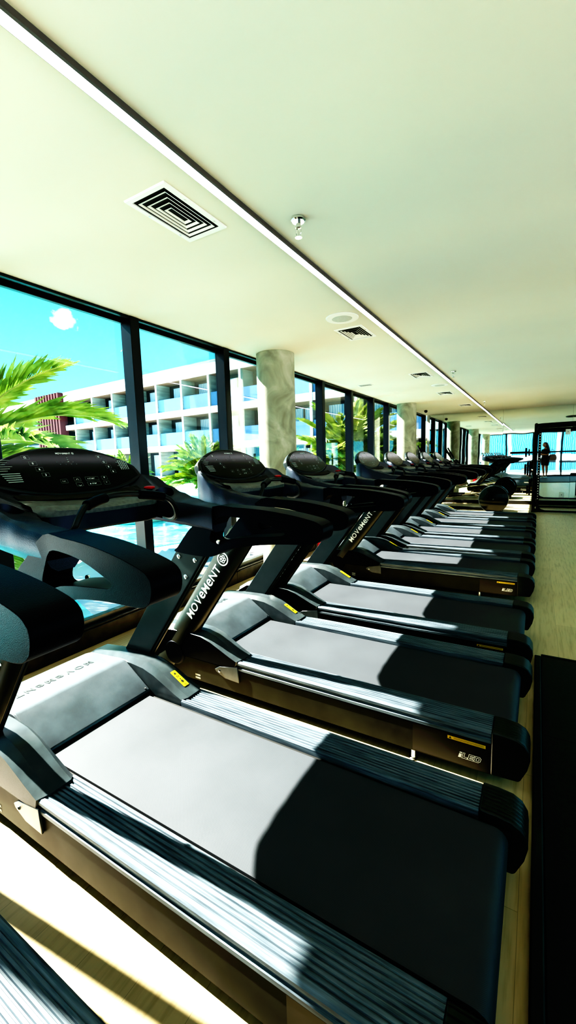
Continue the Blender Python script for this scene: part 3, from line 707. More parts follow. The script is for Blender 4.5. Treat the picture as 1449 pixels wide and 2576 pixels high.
# ------------------------------------------------------------------ elliptical cross trainer beyond the row
def elliptical(loc, label):
    E = empty('elliptical_trainer', loc, label, 'elliptical')
    fc = (-.94, -.30, .36)
    bm = bmesh.new(); lathe(bm, [(.325, -.05), (.338, -.042), (.338, .042), (.325, .05)], 48, 'y', fc); d = build('flywheel_cover', bm, M['gloss'], E)
    bm = bmesh.new(); lathe(bm, [(.350, -.030), (.350, .03)], 48, 'y', fc); build('cover_rim', bm, M['hood'], d)
    bm = bmesh.new(); lathe(bm, [(.022, -.362), (.014, -.358), (.014, -.30)], 16, 'y', (-.94, 0, .36)); build('hub', bm, M['chrome'], d)
    bm = bmesh.new(); lathe(bm, [(.325, .25), (.325, .34)], 48, 'y', (-.94, 0, .36)); build('flywheel_cover', bm, M['gloss'], E)
    bm = bmesh.new(); box(bm, -2.75, -.75, -.06, .06, .04, .12); box(bm, -2.72, -2.62, -.34, .34, .0, .07); box(bm, -.85, -.75, -.34, .34, 0, .07); box(bm, -1.1, -.95, -.26, .26, .10, .50); build('base_frame', bm, M['frame'], E, bevel=.01)
    for s in (-1, 1):
        bm = bmesh.new(); tube(bm, [(-2.45, s*.25, .32+(.06 if s > 0 else 0)), (-1.55, s*.25, .46), (-.94, s*.25, .58 if s < 0 else .22)], .024, 10); build('pedal_arm', bm, M['chrome'], E)
        bm = bmesh.new(); box(bm, -2.10, -1.70, s*.25-.08, s*.25+.08, .445, .475); build('pedal', bm, M['rubber'], E, bevel=.01)
        bm = bmesh.new(); tube(bm, smooth_pts([(-2.62+.10*s, s*.27, .32), (-2.50, s*.28, .95), (-2.62, s*.27, 1.35), (-2.79, s*.25, 1.62)], 5), .021, 10); mh = build('moving_handle', bm, M['chrome'], E)
        bm = bmesh.new(); tube(bm, [(-2.64, s*.268, 1.38), (-2.72, s*.258, 1.52), (-2.80, s*.249, 1.64), (-2.88, s*.235, 1.80)], .026, 10); build('handle_grip', bm, M['rubber'], mh)
    bm = bmesh.new(); tube(bm, [(-2.66, 0, .08), (-2.58, 0, .8), (-2.66, 0, 1.42)], .045, 12); build('mast', bm, M['hood'], E)
    bm = bmesh.new(); poly_prism(bm, [[(-2.70, 1.40), (-2.66, 1.38), (-2.80, 1.62), (-2.84, 1.64), (-2.86, 1.62)]], XZ, -.17, .17); build('console', bm, M['bezel'], E, bevel=.01)
    bm = bmesh.new(); tube(bm, smooth_pts([(-2.60, -.17, 1.30), (-2.50, -.18, 1.34), (-2.48, -.08, 1.30), (-2.62, 0, 1.2), (-2.48, .08, 1.30), (-2.50, .18, 1.34), (-2.60, .17, 1.30)], 4), .016, 8); build('fixed_handle', bm, M['rubber'], E)
elliptical((0, 12.15, 0), 'elliptical trainer with a big dark flywheel disc beyond the last treadmill')

# ------------------------------------------------------------------ squat rack with barbell
RX0, RX1, RYF, RYB, RH = -.06, 1.42, 12.36, 13.45, 2.22
e = empty('squat_rack', (RX0, RYF, 0), 'tall black squat rack standing in front of the far mirror', 'squat rack')
def L(p): return (p[0]-RX0, p[1]-RYF, p[2])
for s, x in ((0, RX0), (1, RX1)):
    fr = smooth_pts([L(p) for p in ((x, RYF, 0.02), (x, RYF, 1.2), (x, RYF, RH-.14), (x, RYF+.05, RH-.03), (x, RYF+.16, RH), (x, RYB-.16, RH), (x, RYB-.05, RH-.03), (x, RYB, RH-.14), (x, RYB, 1.0), (x, RYB, .02))], 4)
    bm = bmesh.new(); tube(bm, fr, .038, 10); build('side_frame', bm, M['frame'] if s == 0 else M['frame_dark'], e)
    bm = bmesh.new(); x2 = x+(.09 if s == 0 else -.09); box(bm, *sorted((L((x2-.03, 0, 0))[0], L((x2+.03, 0, 0))[0])), -.03, .05, .03, RH-.08); up_ = build('perforated_upright', bm, M['frame_dark'], e, bevel=.004)
    bm = bmesh.new()
    for k in range(26): lathe(bm, [(.011, -.0315), (.011, -.0306)], 10, 'y', L((x2, RYF, .35+.065*k)))
    build('upright_holes', bm, M['vent'], up_)
    bm = bmesh.new(); box(bm, *sorted((L((x2-.03, 0, 0))[0], L((x2+.03, 0, 0))[0])), RYB-RYF-.05, RYB-RYF+.03, .03, RH-.08); build('rear_upright', bm, M['frame_dark'], e, bevel=.004)
    bm = bmesh.new(); box(bm, L((x-.04, 0, 0))[0], L((x+.04, 0, 0))[0], 0, RYB-RYF, .0, .05); build('base_runner', bm, M['frame_dark'], e, bevel=.004)
for y, z in ((RYF, RH-.04), (RYB, RH-.04)):
    bm = bmesh.new(); tube(bm, smooth_pts([L((RX0, y, z-.14)), L((RX0+.03, y, z-.03)), L((RX0+.14, y, z+.02)), L((RX1-.14, y, z+.02)), L((RX1-.03, y, z-.03)), L((RX1, y, z-.14))], 4), .036, 10); build('top_bar', bm, M['frame_dark'], e)
for y in (RYF, RYB-.03):
    bm = bmesh.new(); box(bm, 0, RX1-RX0, y-RYF-.02, y-RYF+.05, .012, .055); build('base_bar', bm, M['frame_dark'], e, bevel=.004)
for sx, x in ((1, RX0), (-1, RX1)):
    gp = [(0.02, .05), (.28, .05), (.17, .085), (.09, .17), (.02, .24)]
    bm = bmesh.new(); poly_prism(bm, [[(x-RX0+sx*a, b_) for a, b_ in gp]], XZ, -.012, .002); g_ = build('gusset_plate', bm, M['frame_dark'], e)
    bm = bmesh.new(); lathe(bm, [(.030, -.016), (.030, -.0125)], 16, 'y', (x-RX0+sx*.065, 0, .12)); build('gusset_bolt', bm, M['chrome'], g_)
for k, z in enumerate((1.08, .55)):
    bm = bmesh.new(); tube(bm, [L((RX0-.02, RYF+.25, z)), L((RX0-.30, RYF+.25, z+.02))], .022, 10); build('storage_peg', bm, M['chrome'], e)
bm = bmesh.new()
for x2 in (RX0+.09, RX1-.09): box(bm, x2-RX0-.03, x2-RX0+.03, -.11, -.031, 1.42, 1.50)
build('bar_hook', bm, M['frame_dark'], e, bevel=.005)
# barbell on the hooks
bb = empty('barbell', (RX0, RYF-.085, 1.525), 'steel barbell resting on the hooks of the squat rack', 'barbell')
bm = bmesh.new(); tube(bm, [(-.42, 0, 0), (2.0-.06, 0, 0)], .015, 10); build('bar_shaft', bm, M['frame_dark'], bb)
bm = bmesh.new(); lathe(bm, [(.026, -.56), (.026, -.16), (.035, -.155), (.035, -.13)], 16, 'x'); lathe(bm, [(.035, 1.61), (.035, 1.64), (.026, 1.645), (.026, 2.04)], 16, 'x'); build('bar_sleeve', bm, M['frame_dark'], bb)
def plate(loc, r, th, label, g, h=.0235):
    bm = bmesh.new(); lathe(bm, [(h, -th), (r*.32, -th), (r*.36, -th*.6), (r*.82, -th*.6), (r*.86, -th), (r, -th), (r, th), (r*.86, th), (r*.82, th*.6), (r*.36, th*.6), (r*.32, th), (h, th), (h, -th)], 32, 'x', caps=False); o = build('weight_plate', bm, M['black'], loc=loc); tag(o, label, 'weight plate', g)
plate((RX0-.20, RYF-.085, 1.525), .115, .018, 'small black weight plate on the left end of the barbell', 'weight plates on the barbell', .0285)
plate((RX0+1.70, RYF-.085, 1.525), .115, .018, 'small black weight plate on the right end of the barbell', 'weight plates on the barbell', .0285)
for k, (dx, r) in enumerate(((.10, .20), (.155, .17), (.21, .14))):
    plate((RX0-dx, RYF+.25, 1.085), r, .022, ['largest black weight plate on the upper storage peg of the rack', 'middle black weight plate on the upper storage peg of the rack', 'outermost small black weight plate on the upper storage peg of the rack'][k], 'weight plates on the upper storage peg')
for k, (dx, r) in enumerate(((.10, .15), (.15, .12))):
    plate((RX0-dx, RYF+.25, .555), r, .02, ['larger black weight plate on the lower storage peg', 'smaller black weight plate on the lower storage peg'][k], 'weight plates on the lower storage peg')

# ------------------------------------------------------------------ bench press station right of the frame, seen in the mirror
e = empty('weight_bench', (1.75, 10.9, 0), 'black padded weight bench on tube legs, seen in the mirror behind the rack', 'bench')
bm = bmesh.new(); tube(bm, smooth_pts([(-.55, 0, .01), (-.55, 0, .50), (-.50, 0, .62), (-.38, 0, .66), (.6, 0, .66)], 4), .035, 10); box(bm, -.57, .55, -.03, .03, .17, .22); build('bench_leg', bm, M['frame_dark'], e)
bm = bmesh.new(); box(bm, -.75, .5, -.16, .16, .70, .78); build('bench_pad', bm, M['rubber'], e, bevel=.03, segs=3)
bm = bmesh.new(); box(bm, .02, .12, -.16, .16, .78, 1.45); build('back_pad', bm, M['rubber'], e, bevel=.03, segs=3)
for x in (-.42, .5):
    bm = bmesh.new(); box(bm, x-.03, x+.03, .25, .31, 0, 1.75); box(bm, x-.03, x+.03, -.3, .31, 0, .05); build('bench_post', bm, M['frame_dark'], e, bevel=.004)

# ------------------------------------------------------------------ the photographer (seen in the mirror)
def person():
    E = empty('person', (.30, -1.15, .024), 'woman with long dark hair in black clothes looking at a white phone, mirrored', 'person', rz=math.radians(140))
    # local: faces +x ; height 2.05
    H = 2.06; k = H/1.70
    me = bpy.data.meshes.new('body'); bm = bmesh.new(); lay = []
    def v(p, r): vv = bm.verts.new(Vector(p)*k); lay.append((vv, r*k)); return vv
    pel = v((0, 0, .93), .125); w = v((0.0, 0, 1.08), .105); ch = v((.0, 0, 1.25), .125); nk = v((-.005, 0, 1.42), .052); hd0 = v((.01, 0, 1.50), .055)
    bm.edges.new((pel, w)); bm.edges.new((w, ch)); bm.edges.new((ch, nk)); bm.edges.new((nk, hd0))
    for s in (-1, 1):
        hip = v((0, s*.085, .88), .095); kn = v((.025*s+.01, s*.085, .48), .056); cf = v((.02*s-.01, s*.085, .33), .052); an = v((.01*s-.03, s*.085, .085), .034); toe = v((.10, s*.10, .035), .030)
        bm.edges.new((pel, hip)); bm.edges.new((hip, kn)); bm.edges.new((kn, cf)); bm.edges.new((cf, an)); bm.edges.new((an, toe))
        sh_ = v((-.01, s*.165, 1.35), .052); el = v((.03, s*.215, 1.10), .038); wr = v((.24, s*.07, 1.16), .026); pm = v((.30, s*.045, 1.185), .026)
        bm.edges.new((ch, sh_)); bm.edges.new((sh_, el)); bm.edges.new((el, wr)); bm.edges.new((wr, pm))
    bm.verts.index_update(); radii = [(vv.index, r) for vv, r in lay]
    bm.to_mesh(me); bm.free(); o = bpy.data.objects.new('body', me); link(o)
    sm = o.modifiers.new('skin', 'SKIN'); 
    if not me.skin_vertices: pass
    for i, r in radii: me.skin_vertices[0].data[i].radius = (r, r)
    me.skin_vertices[0].data[0].use_root = True
    ss = o.modifiers.new('sub', 'SUBSURF'); ss.levels = 2; ss.render_levels = 2
    dg = bpy.context.evaluated_depsgraph_get(); dg.update()
    m2 = bpy.data.meshes.new_from_object(o.evaluated_get(dg)); bpy.data.objects.remove(o)
    bm = bmesh.new(); bm.from_mesh(m2); 
    # head with a nose, chin and ears, fused in the same mesh
    hc = Vector((.035, 0, 1.60))*k
    r_ = bmesh.ops.create_uvsphere(bm, u_segments=24, v_segments=16, radius=.1*k)
    for vv in r_['verts']:
        p = vv.co.copy(); p.x *= .98; p.y *= .78; p.z *= 1.18
        if p.z < 0 and p.x > 0: p.x *= 1+p.z/k*.8
        if p.x > .07*k and abs(p.y) < .022*k and -.045*k < p.z < .012*k: p.x += .016*k
        rot = Matrix.Rotation(math.radians(20), 3, 'Y'); vv.co = rot @ p + hc
    for s in (-1, 1):
        r_ = bmesh.ops.create_uvsphere(bm, u_segments=8, v_segments=6, radius=.022*k)
        for vv in r_['verts']: vv.co = Vector((vv.co.x*.7, vv.co.y*.4, vv.co.z*1.2))+hc+Vector((0, s*.078*k, -.01*k))
        # fingers curled round the phone, thumb at the side
        for f in range(4):
            z = 1.15+.018*f; L_ = (.055, .062, .06, .048)[f]
            tube(bm, [Vector(q)*k for q in ((.31, s*.055, z), (.335, s*.045, z+.008), (.335+L_*.35, s*.022, z+.014), (.338+L_*.2, s*.004, z+.014))], [.009*k, .009*k, .008*k, .006*k], 6)
        tube(bm, [Vector(q)*k for q in ((.29, s*.04, 1.20), (.305, s*.02, 1.225), (.318, s*.006, 1.235))], [.011*k, .010*k, .008*k], 6)
    body = build('body', bm, M['skin'], E, angle=180)
    # clothing: close-fitting shells
    def shell(name, secs, m_):
        bm = bmesh.new(); rings = []
        for (x, z, rx, ry) in secs: rings.append([bm.verts.new((k*(x+rx*math.cos(a)), k*ry*math.sin(a), k*z)) for a in [2*PI*j/24 for j in range(24)]])
        for A, B in zip(rings, rings[1:]):
            for j in range(24): bm.faces.new((A[j], A[(j+1) % 24], B[(j+1) % 24], B[j]))
        return build(name, bm, m_, E, angle=180)
    shell('top', [(0, .92, .150, .178), (0, 1.02, .125, .150), (0, 1.10, .122, .143), (.01, 1.22, .150, .165), (.005, 1.32, .135, .18), (0, 1.375, .09, .16), (-.003, 1.41, .066, .085)], M['cloth_black'])
    bm = bmesh.new()
    for s in (-1, 1): tube(bm, [Vector(q)*k for q in ((0, s*.085, .95), (0.005, s*.088, .80), (.012, s*.09, .62))], [.125*k, .115*k, .092*k], 16)
    build('shorts', bm, M['cloth_black'], E, angle=180)
    bm = bmesh.new()
    for s in (-1, 1): tube(bm, [Vector(q)*k for q in ((-.01, s*.14, 1.345), (-.008, s*.175, 1.33), (.012, s*.20, 1.20))], [.066*k, .064*k, .056*k], 12)
    build('sleeve', bm, M['cloth_black'], E, angle=180)
    bm = bmesh.new()
    r_ = bmesh.ops.create_uvsphere(bm, u_segments=24, v_segments=16, radius=.112*k)
    for vv in r_['verts']:
        p = vv.co; p = Vector((p.x*.98, p.y*.86, p.z*1.14))
        if p.x > .02*k and p.z < .055*k: p.x = .02*k
        vv.co = p + Vector((.012, 0, 1.615))*k
    tube(bm, smooth_pts([Vector(q)*k for q in ((-.04, 0, 1.60), (-.085, 0, 1.48), (-.12, 0, 1.33), (-.12, 0, 1.18))], 4), [.085*k]*5+[.09*k]*4+[.085*k]*2+[.06*k, .03*k], 14)
    build('hair', bm, M['hair'], E, angle=180)
    bm = bmesh.new()
    for s in (-1, 1): box(bm, -.07*k, .13*k, k*(s*.098-.042), k*(s*.098+.042), .001, .05*k)
    build('shoe', bm, M['phone'], E, bevel=.02, segs=3)
    ph = empty('phone', (0, 0, 0)); 
    return E
per = person()
ph = bpy.data.objects['phone']
bm = bmesh.new(); box(bm, -.005, .005, -.045, .045, -.085, .085); bpy.data.objects.remove(ph)
pd = Matrix.Rotation(math.radians(140), 3, 'Z') @ Vector((.372*2.06/1.7, 0, 0))
o = build('phone', bm, M['phone'], bevel=.008, loc=(.30+pd.x, -1.15+pd.y, .024+1.19*2.06/1.7)); o.rotation_euler = (0, math.radians(-20), math.radians(140)); tag(o, 'white phone held in front by the woman reflected in the mirror', 'phone')
bm = bmesh.new(); lens_p = [(-.17, -.12), (.17, -.12), (.20, .0), (.15, .14), (.05, .18), (-.05, .18), (-.15, .14), (-.20, .0)]
poly_prism(bm, [lens_p], XZ, -.07, .07); tube(bm, smooth_pts([(-.13, 0, .12), (-.10, 0, .36), (-.04, 0, .44), (.05, 0, .36), (.13, 0, .12)], 5), .012, 8)
bg = build('shoulder_bag', bm, M['bag'], bevel=.03, segs=3, loc=(.68, -1.34, 1.18)); bg.scale = (1.25, 1.1, 1.2); bg.rotation_euler.z = math.radians(-30); tag(bg, 'brown leather bag hanging at the back of the woman reflected in the mirror', 'bag')

# ------------------------------------------------------------------ outdoors
bm = bmesh.new(); box(bm, -75, XW-.17, -30, 45, -.30, -.06); o = struct('terrace', bm, M['deck'], smooth=False)
bm = bmesh.new(); box(bm, XW-.1, 40, -40, YR-.2, -.30, -.06); struct('rear_terrace', bm, M['deck'], smooth=False)
bm = bmesh.new(); box(bm, XR+.2, 40, YR-.19, 45, -.30, -.06); struct('added_bounce_terrace', bm, M['deck'], smooth=False)  # unseen deck added to bounce sunlight up onto the ceiling
def flat(name, pts, z, m_, th=.02):
    bm = bmesh.new(); poly_prism(bm, [pts], XY, z-th, z); return build(name, bm, m_, smooth=False)
o = flat('swimming_pool', [(-6.3, 5.0), (-5.6, 6.8), (-5.0, 9.5), (-6.5, 14), (-12, 17), (-22, 18), (-26, 10), (-22, 3.7), (-12, 3.7), (-8.4, 4.0)], -.045, M['water']); tag(o, 'large turquoise swimming pool outside beyond the windows', 'pool')
o = flat('plunge_pool', [(-4.95, 2.9), (-3.55, 2.42), (-3.5, -1.5), (-5.9, -1.5), (-5.9, 2.3)], -.045, M['water']); tag(o, 'small turquoise pool close under the nearest window', 'pool')
def island(x, y, r, label):
    bm = bmesh.new(); n = 26; ring = [(x+r*(1+.12*math.sin(3*a))*math.cos(a), y+r*(1+.1*math.cos(2*a))*math.sin(a)) for a in [2*PI*j/n for j in range(n)]]
    poly_prism(bm, [ring], XY, -.044, .04); o = build('planted_island', bm, M['deck'], bevel=.02); tag(o, label, 'island', 'planted islands in the pool')
    bm = bmesh.new()
    for j in range(46):
        a, q = random.uniform(0, 2*PI), r*.78*random.random()**.5; s_ = random.uniform(.05, .12)
        rr = bmesh.ops.create_icosphere(bm, subdivisions=1, radius=s_)
        q = max(q, .3)
        for vv in rr['verts']: vv.co = Vector((vv.co.x, vv.co.y, vv.co.z*.7))+Vector((x+q*math.cos(a), y+q*math.sin(a), .05))
    so = build('ground_cover', bm, M['soil'], o)
island(-9.6, 7.7, .8, 'white edged island with low planting in the pool')
island(-7.55, 8.35, .75, 'white edged island around the foot of the small palm')
island(-9.0, 14.4, .8, 'small planted island left of the thick column')
island(-5.8, 14.2, 1.2, 'planted island under the big palm by the second column')
def frond_bm(length, n=46, leaf=.42, droop=1.0, seed=0):
    rnd = random.Random(seed); bm = bmesh.new(); bR = bmesh.new(); P = []
    for i in range(13):
        t = i/12; P.append(Vector((length*(t-.10*t*t*droop), 0, length*(.62*t-.62*droop*t*t))))
    tube(bR, P, [.022*(1-.85*i/12) for i in range(13)], 6)
    def at(t):
        f = t*12; i = min(int(f), 11); return P[i].lerp(P[i+1], f-i), (P[i+1]-P[i]).normalized()
    for i in range(n):
        t = .14+.86*i/(n-1); p, d = at(t)
        for s in (-1, 1):
            L_ = leaf*(math.sin(PI*min(1, .18+t*.86))**.7+.12)*rnd.uniform(.85, 1.1)
            up_ = Vector((0, 0, 1)); side = Vector((0, s, 0))
            dr = (d*(.55+.5*t)+side*(.85-.35*t)+up_*rnd.uniform(.12, .42)).normalized()
            w = .0105*rnd.uniform(.8, 1.25)
            perp = dr.cross(up_).normalized()*w
            tip = p+dr*L_-up_*L_*rnd.uniform(.05, .28); mid = p+dr*L_*.5+up_*L_*.03
            a = [bm.verts.new(q) for q in (p-perp*.5, p+perp*.5, mid+perp, tip, mid-perp)]
            bm.faces.new(a)
    return bm, bR
FR = []
for i in range(4):
    b1, b2 = frond_bm(2.4, 74, .52, (1.0, .7, .45, 1.25)[i], i)
    bmesh.ops.recalc_face_normals(b2, faces=b2.faces)
    me = bpy.data.meshes.new('palm_frond'); b1.to_mesh(me); b1.free(); me.materials.append(M['leaf'])
    m2 = bpy.data.meshes.new('frond_rachis'); b2.to_mesh(m2); b2.free(); m2.materials.append(M['rachis']); FR.append((me, m2))
def palm(x, y, z0, h, r, size, n, label, seed, emin=-.25, emax=1.25, wmul=1):
    rnd = random.Random(seed); E = empty('palm_tree', (x, y, z0), label, 'palm tree', 'palm trees by the pool')
    bm = bmesh.new(); prof = []; nn = max(4, int(h/.09))
    for i in range(nn): 
        z = h*i/nn; q = r*(1.0+.25*math.exp(-z*3)+ (.25*max(0, (i/nn-.75)/.25))); prof += [(q*.86, z), (q*1.08, z+h/nn*.75)]
    prof.append((r*.8, h)); lathe(bm, prof, 14, 'z')
    for i in range(int(nn*9)):
        a = i*2.4; z = h*i/(nn*9); rr = bmesh.ops.create_icosphere(bm, subdivisions=1, radius=r*.26)
        for vv in rr['verts']: vv.co = Vector((vv.co.x, vv.co.y, vv.co.z*1.3))+Vector((r*1.05*math.cos(a), r*1.05*math.sin(a), z))
    build('trunk', bm, M['trunk'], E)
    for i in range(n):
        a = i*2.39996+rnd.uniform(-.2, .2); f = i/(n-1); el = emin+(emax-emin)*f**.8
        me, m2 = FR[rnd.randrange(4)]
        o = bpy.data.objects.new('palm_frond', me); link(o, E); s_ = size*rnd.uniform(.85, 1.1)
        o.location = (0, 0, h-.03+.05*f); o.rotation_euler = (rnd.uniform(-.3, .3), -el+.30, a); o.scale = (s_, s_, s_)
        q = bpy.data.objects.new('frond_rachis', m2); link(q, o)
palm(-8.1, 2.75, -.05, 1.45, .16, 1.38, 19, 'large palm tree at the left edge of the view beyond the first window', 11, emin=-.15, emax=.9)
palm(-7.55, 8.35, .041, .95, .12, .58, 46, 'small full palm with a scaly trunk in the middle of the second window', 2, emin=-.2)
palm(-9.8, 7.75, .041, .95, .12, .42, 34, 'small palm partly hidden behind the thick mullion left of the column', 3, emin=-.1)
palm(-5.15, 12.55, -.05, 1.15, .17, 1.02, 48, 'big bushy palm outside the narrow windows between the two columns', 4, emin=-.25)
palm(-9.0, 14.4, .041, .9, .13, .66, 32, 'small pale palm seen just left of the thick concrete column', 5, emin=0)
palm(-5.2, 17.6, -.05, 1.3, .15, .8, 22, 'palm tree behind the big bushy palm, farther from the windows', 6, emin=-.2)

# hotel building opposite: plane through P0 with direction D
P0 = Vector((-21.74, 26.92, 0)); D = Vector((-1, .068, 0)).normalized(); Nn = Vector((-D.y, D.x, 0)); Nn = Nn if Nn.y > 0 else -Nn
def fp(s, dpt, z): return tuple(P0+D*s+Nn*dpt+Vector((0, 0, z)))
def fbox(bm, s0, s1, d0, d1, z0, z1):
    vs = [bm.verts.new(fp(s, d, z)) for s in (s0, s1) for d in (d0, d1) for z in (z0, z1)]
    for q in ((0,1,3,2),(4,6,7,5),(0,4,5,1),(2,3,7,6),(0,2,6,4),(1,5,7,3)): bm.faces.new([vs[i] for i in q])
HB = empty('hotel_building', (0, 0, 0), 'long white concrete hotel building with recessed balconies across the pool', 'building')
SR, SL = -22, 46
bm = bmesh.new()
fbox(bm, SR, SL, 0, 2.6, 8.65, 9.68); fbox(bm, SR, SL, 0, 2.6, 5.58, 6.12); fbox(bm, SR, SL, 0, 2.6, 2.62, 3.14); fbox(bm, SR, SL, 0, 2.6, -.1, .35)
fbox(bm, SR, SL, 2.6, 9, -.1, 9.6)
build('concrete_frame', bm, M['facade'], HB, smooth=False)
bm = bmesh.new()
fbox(bm, SR, SL, -.03, 9.1, 9.68, 9.74); build('roof_edge', bm, M['divider'], HB, smooth=False)
for zc in (8.645, 5.575, 2.615):
    bm = bmesh.new(); fbox(bm, SR, SL, .05, 2.59, zc-.02, zc); build('balcony_soffit', bm, M['soffit'], HB, smooth=False)
fins = [-21.6, -18.2, -14.8, -11.5, -8.1, -4.9, -1.7, 1.7, 5.0, 8.35, 11.8, 15.2, 18.8, 22.4, 30.4, 34, 37.6, 41.2, 45]
for fs in fins:
    bm = bmesh.new(); fbox(bm, fs-.09, fs+.09, .0, 2.55, .35, 8.64); dv = build('balcony_divider', bm, M['divider'], HB, smooth=False)
    bm = bmesh.new(); fbox(bm, fs-.10, fs+.10, -.02, .02, .35, 8.64); build('divider_edge', bm, M['facade'], dv, smooth=False)
lev = [(6.12, 8.62, True), (3.14, 5.55, True), (.35, 2.6, False)]
for (a, b_) in zip(fins, fins[1:]):
    if b_-a > 5: continue
    for (z0, z1, rail_) in lev:
        bm = bmesh.new()
        fbox(bm, a+.1, b_-.1, 1.62, 1.68, z0, z1)
        wdw = build('balcony_window', bm, M['curtain'], HB, smooth=False)
        bm = bmesh.new()
        for q in (a+.12, a+1.5): fbox(bm, q, q+.13, 1.52, 1.61, z0, z1)
        fbox(bm, a+.12, b_-.12, 1.52, 1.61, z1-.22, z1); fbox(bm, b_-.52, b_-.1, 1.53, 1.61, z0, z1); build('window_frame', bm, M['darkframe'], wdw, smooth=False)
        if rail_:
            bm = bmesh.new(); fbox(bm, a+.12, b_-.12, .12, .15, z0, z0+1.12); build('balcony_glass', bm, M['rail_glass'], HB, smooth=False)
for k, (s0, d0) in enumerate(((2.2, .9), (5.8, .9), (9.4, .9), (-1.0, .9), (13, .9))):
    e = empty('balcony_chair', fp(s0+1.2, d0, 6.12), ['dark balcony chair on the top floor, second bay left of the column', 'dark balcony chair on the top floor balcony in the middle of the second window', 'dark balcony chair on the top floor balcony by the thick mullion', 'dark balcony chair on the top floor balcony nearest the column', 'dark balcony chair on the top floor balcony above the left palm'][k], 'chair', 'chairs on the hotel balconies')
    bm = bmesh.new(); box(bm, -.3, .3, -.28, .28, .38, .44); build('seat', bm, M['darkframe'], e, smooth=False)
    bm = bmesh.new(); box(bm, -.3, -.25, -.28, .28, .44, .85); build('backrest', bm, M['darkframe'], e, smooth=False)
    for q in ((-.28, -.26), (.26, -.26), (-.28, .24), (.26, .24)):
        bm = bmesh.new(); box(bm, q[0], q[0]+.03, q[1], q[1]+.03, .001, .38); build('leg', bm, M['darkframe'], e, smooth=False)
bm = bmesh.new()
for k in range(9):
    s0 = 24.5+k*.62; fbox(bm, s0, s0+.34, -.55, .0, .3, 9.75)
fbox(bm, 24.4, 30.0, -.02, .3, .3, 9.72)
build('louvre_screen', bm, M['maroon'], HB, smooth=False)
bm = bmesh.new(); p = Vector(fp(15.6, 2, 9.7)); tube(bm, [p, p+Vector((0, 0, 3.6))], .05, 6); tube(bm, [p+Vector((-.35, 0, 3.5)), p+Vector((.35, 0, 3.75))], .05, 6); o = build('roof_antenna', bm, M['divider'], HB)
bm = bmesh.new(); fbox(bm, 20.6, 22.4, 3, 5, 9.7, 10.2); build('roof_plant_box', bm, M['facade'], HB, bevel=.05)
# glazed wing behind the room, seen in the mirror
HW = empty('glazed_hotel_wing', (2, -13, 0), 'white building with blue curtained windows reflected in the far mirror', 'building')
bm = bmesh.new()
for z0, z1 in ((-.3, .1), (.85, 1.35), (4.0, 4.9), (7.9, 8.8)): box(bm, -26, 22, -.2, .25, z0, z1)
box(bm, -26, 22, -2, -.3, -.3, 8.8)
for k in range(14): box(bm, -26+k*3.6, -25.75+k*3.6, -.2, .22, 0, 8.8)
build('white_frame', bm, mat('glowing_white_render', (.9, .92, .92), .7, emit=((.85, .95, 1), .28)), HW, smooth=False)  # render glows slightly to brighten this shaded facade
for k in range(13):
    for z0, z1 in ((1.35, 4.0), (4.9, 7.9), (.1, .85)):
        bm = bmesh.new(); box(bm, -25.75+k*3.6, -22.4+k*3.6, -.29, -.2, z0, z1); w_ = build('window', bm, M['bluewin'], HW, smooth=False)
        bm = bmesh.new(); box(bm, -25.75+k*3.6, -22.4+k*3.6, -.19, -.12, z1-.14, z1); box(bm, -24.1+k*3.6, -23.98+k*3.6, -.19, -.12, z0, z1-.14); build('window_frame', bm, M['darkframe'], w_, smooth=False)

# ------------------------------------------------------------------ sky, sun, lamps
w = bpy.data.worlds.new('World'); SC.world = w; w.use_nodes = True; t = w.node_tree
bg_ = t.nodes['Background']; tc = t.nodes.new('ShaderNodeTexCoord'); sp = t.nodes.new('ShaderNodeSeparateXYZ'); t.links.new(tc.outputs['Generated'], sp.inputs[0])
rp = ramp(t, sp.outputs['Z'], [(0.0, (0.48, 0.86, 0.92)), (0.12, (0.24, 0.84, 0.98)), (0.35, (0.11, 0.70, 0.98)), (1.0, (0.07, 0.34, 0.85))])
CLOUD = Vector((-0.80874575, 0.51707975, 0.2802835)).normalized()
def cloud(dirv, size, amp):
    dm = t.nodes.new('ShaderNodeVectorMath'); dm.operation = 'DISTANCE'; t.links.new(tc.outputs['Generated'], dm.inputs[0]); dm.inputs[1].default_value = dirv
    ns = t.nodes.new('ShaderNodeTexNoise'); ns.inputs['Scale'].default_value = 22; ns.inputs['Detail'].default_value = 5; t.links.new(tc.outputs['Generated'], ns.inputs['Vector'])
    a = t.nodes.new('ShaderNodeMath'); a.operation = 'MULTIPLY_ADD'; t.links.new(ns.outputs['Fac'], a.inputs[0]); a.inputs[1].default_value = -size*1.6; t.links.new(dm.outputs['Value'], a.inputs[2])
    r2 = t.nodes.new('ShaderNodeMapRange'); r2.inputs['From Min'].default_value = size*.35-size*.8; r2.inputs['From Max'].default_value = -size*.55-size*.1; r2.inputs['To Min'].default_value = 0; r2.inputs['To Max'].default_value = amp
    t.links.new(a.outputs[0], r2.inputs['Value']); return r2.outputs[0]
CL = cloud(CLOUD, .055, 1.0)
mx = t.nodes.new('ShaderNodeMix'); mx.data_type = 'RGBA'; t.links.new(CL, mx.inputs[0]); t.links.new(rp.outputs[0], mx.inputs[6]); mx.inputs[7].default_value = (1.1, 1.1, 1.1, 1)
t.links.new(mx.outputs[2], bg_.inputs[0]); bg_.inputs[1].default_value = 1.12
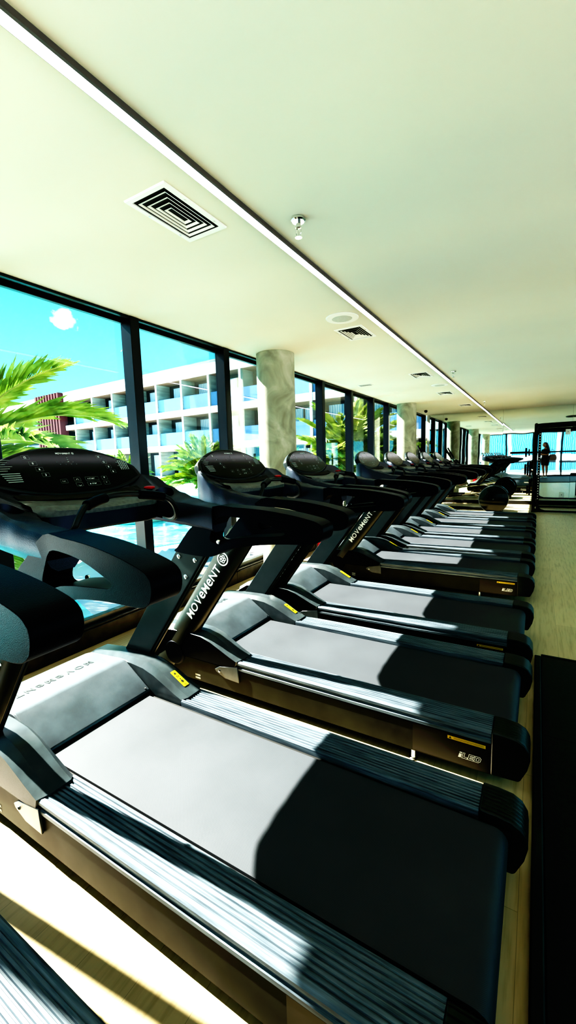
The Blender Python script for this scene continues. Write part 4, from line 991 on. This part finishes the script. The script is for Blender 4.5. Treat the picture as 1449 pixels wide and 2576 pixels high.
sun = bpy.data.lights.new('sun', 'SUN'); sun.energy = 23; sun.angle = math.radians(.6); sun.color = (1, .97, .88)
so = bpy.data.objects.new('sun', sun); link(so); so.rotation_euler = Vector((1, .11, -.885)).to_track_quat('-Z', 'Y').to_euler(); so.location = (-10, 0, 12)

# ------------------------------------------------------------------ camera, scale, colour
f_ = 1050.0
def ray(u, v): return Vector(((u-724)/f_, (v-1288)/f_, 1))
yc = ray(1353, 1140).normalized(); xc = -ray(-1060, 1210); xc = (xc - yc*xc.dot(yc)).normalized(); zc = xc.cross(yc)
Rm = Matrix((xc, yc, zc))   # world = Rm @ cam (cam: x right, y down, z forward)
right = Rm @ Vector((1, 0, 0)); up = Rm @ Vector((0, -1, 0)); back = Rm @ Vector((0, 0, -1))
cam = bpy.data.cameras.new('camera'); cam.sensor_fit = 'HORIZONTAL'; cam.sensor_width = 36; cam.lens = 36*f_/1449; cam.clip_start = .02; cam.clip_end = 300
co = bpy.data.objects.new('camera', cam); link(co)
mw = Matrix((right, up, back)).transposed().to_4x4(); mw.translation = Vector((0, 0, 1.5))*S; co.matrix_world = mw
SC.camera = co
for o in list(SC.objects):
    if o.parent is None and o.type in ('MESH', 'EMPTY'):
        o.location = o.location*S; o.scale = o.scale*S
vs = SC.view_settings; vs.view_transform = 'Standard'; vs.look = 'None'; vs.exposure = 0.87; vs.gamma = 1.0
vs.use_curve_mapping = True
cm = vs.curve_mapping; c = cm.curves[3]
CURVE = [(0, 0), (.006, .0015), (.012, .013), (.0222, .055), (.051, .26), (.102, .54), (.20, .80), (.40, .93), (1, 1)]
while len(c.points) < len(CURVE): c.points.new(.5, .5)
for p, q in zip(c.points, CURVE): p.location = q
cm.white_level = (5, 5, 5)
for p in c.points: p.handle_type = 'AUTO_CLAMPED'
cm.update()
cy = SC.cycles; cy.max_bounces = 8; cy.diffuse_bounces = 5; cy.glossy_bounces = 4; cy.transparent_max_bounces = 20; cy.use_adaptive_sampling = True; cy.adaptive_threshold = 0.03; cy.sample_clamp_indirect = 8; cy.use_denoising = True; cy.caustics_reflective = False; cy.caustics_refractive = False
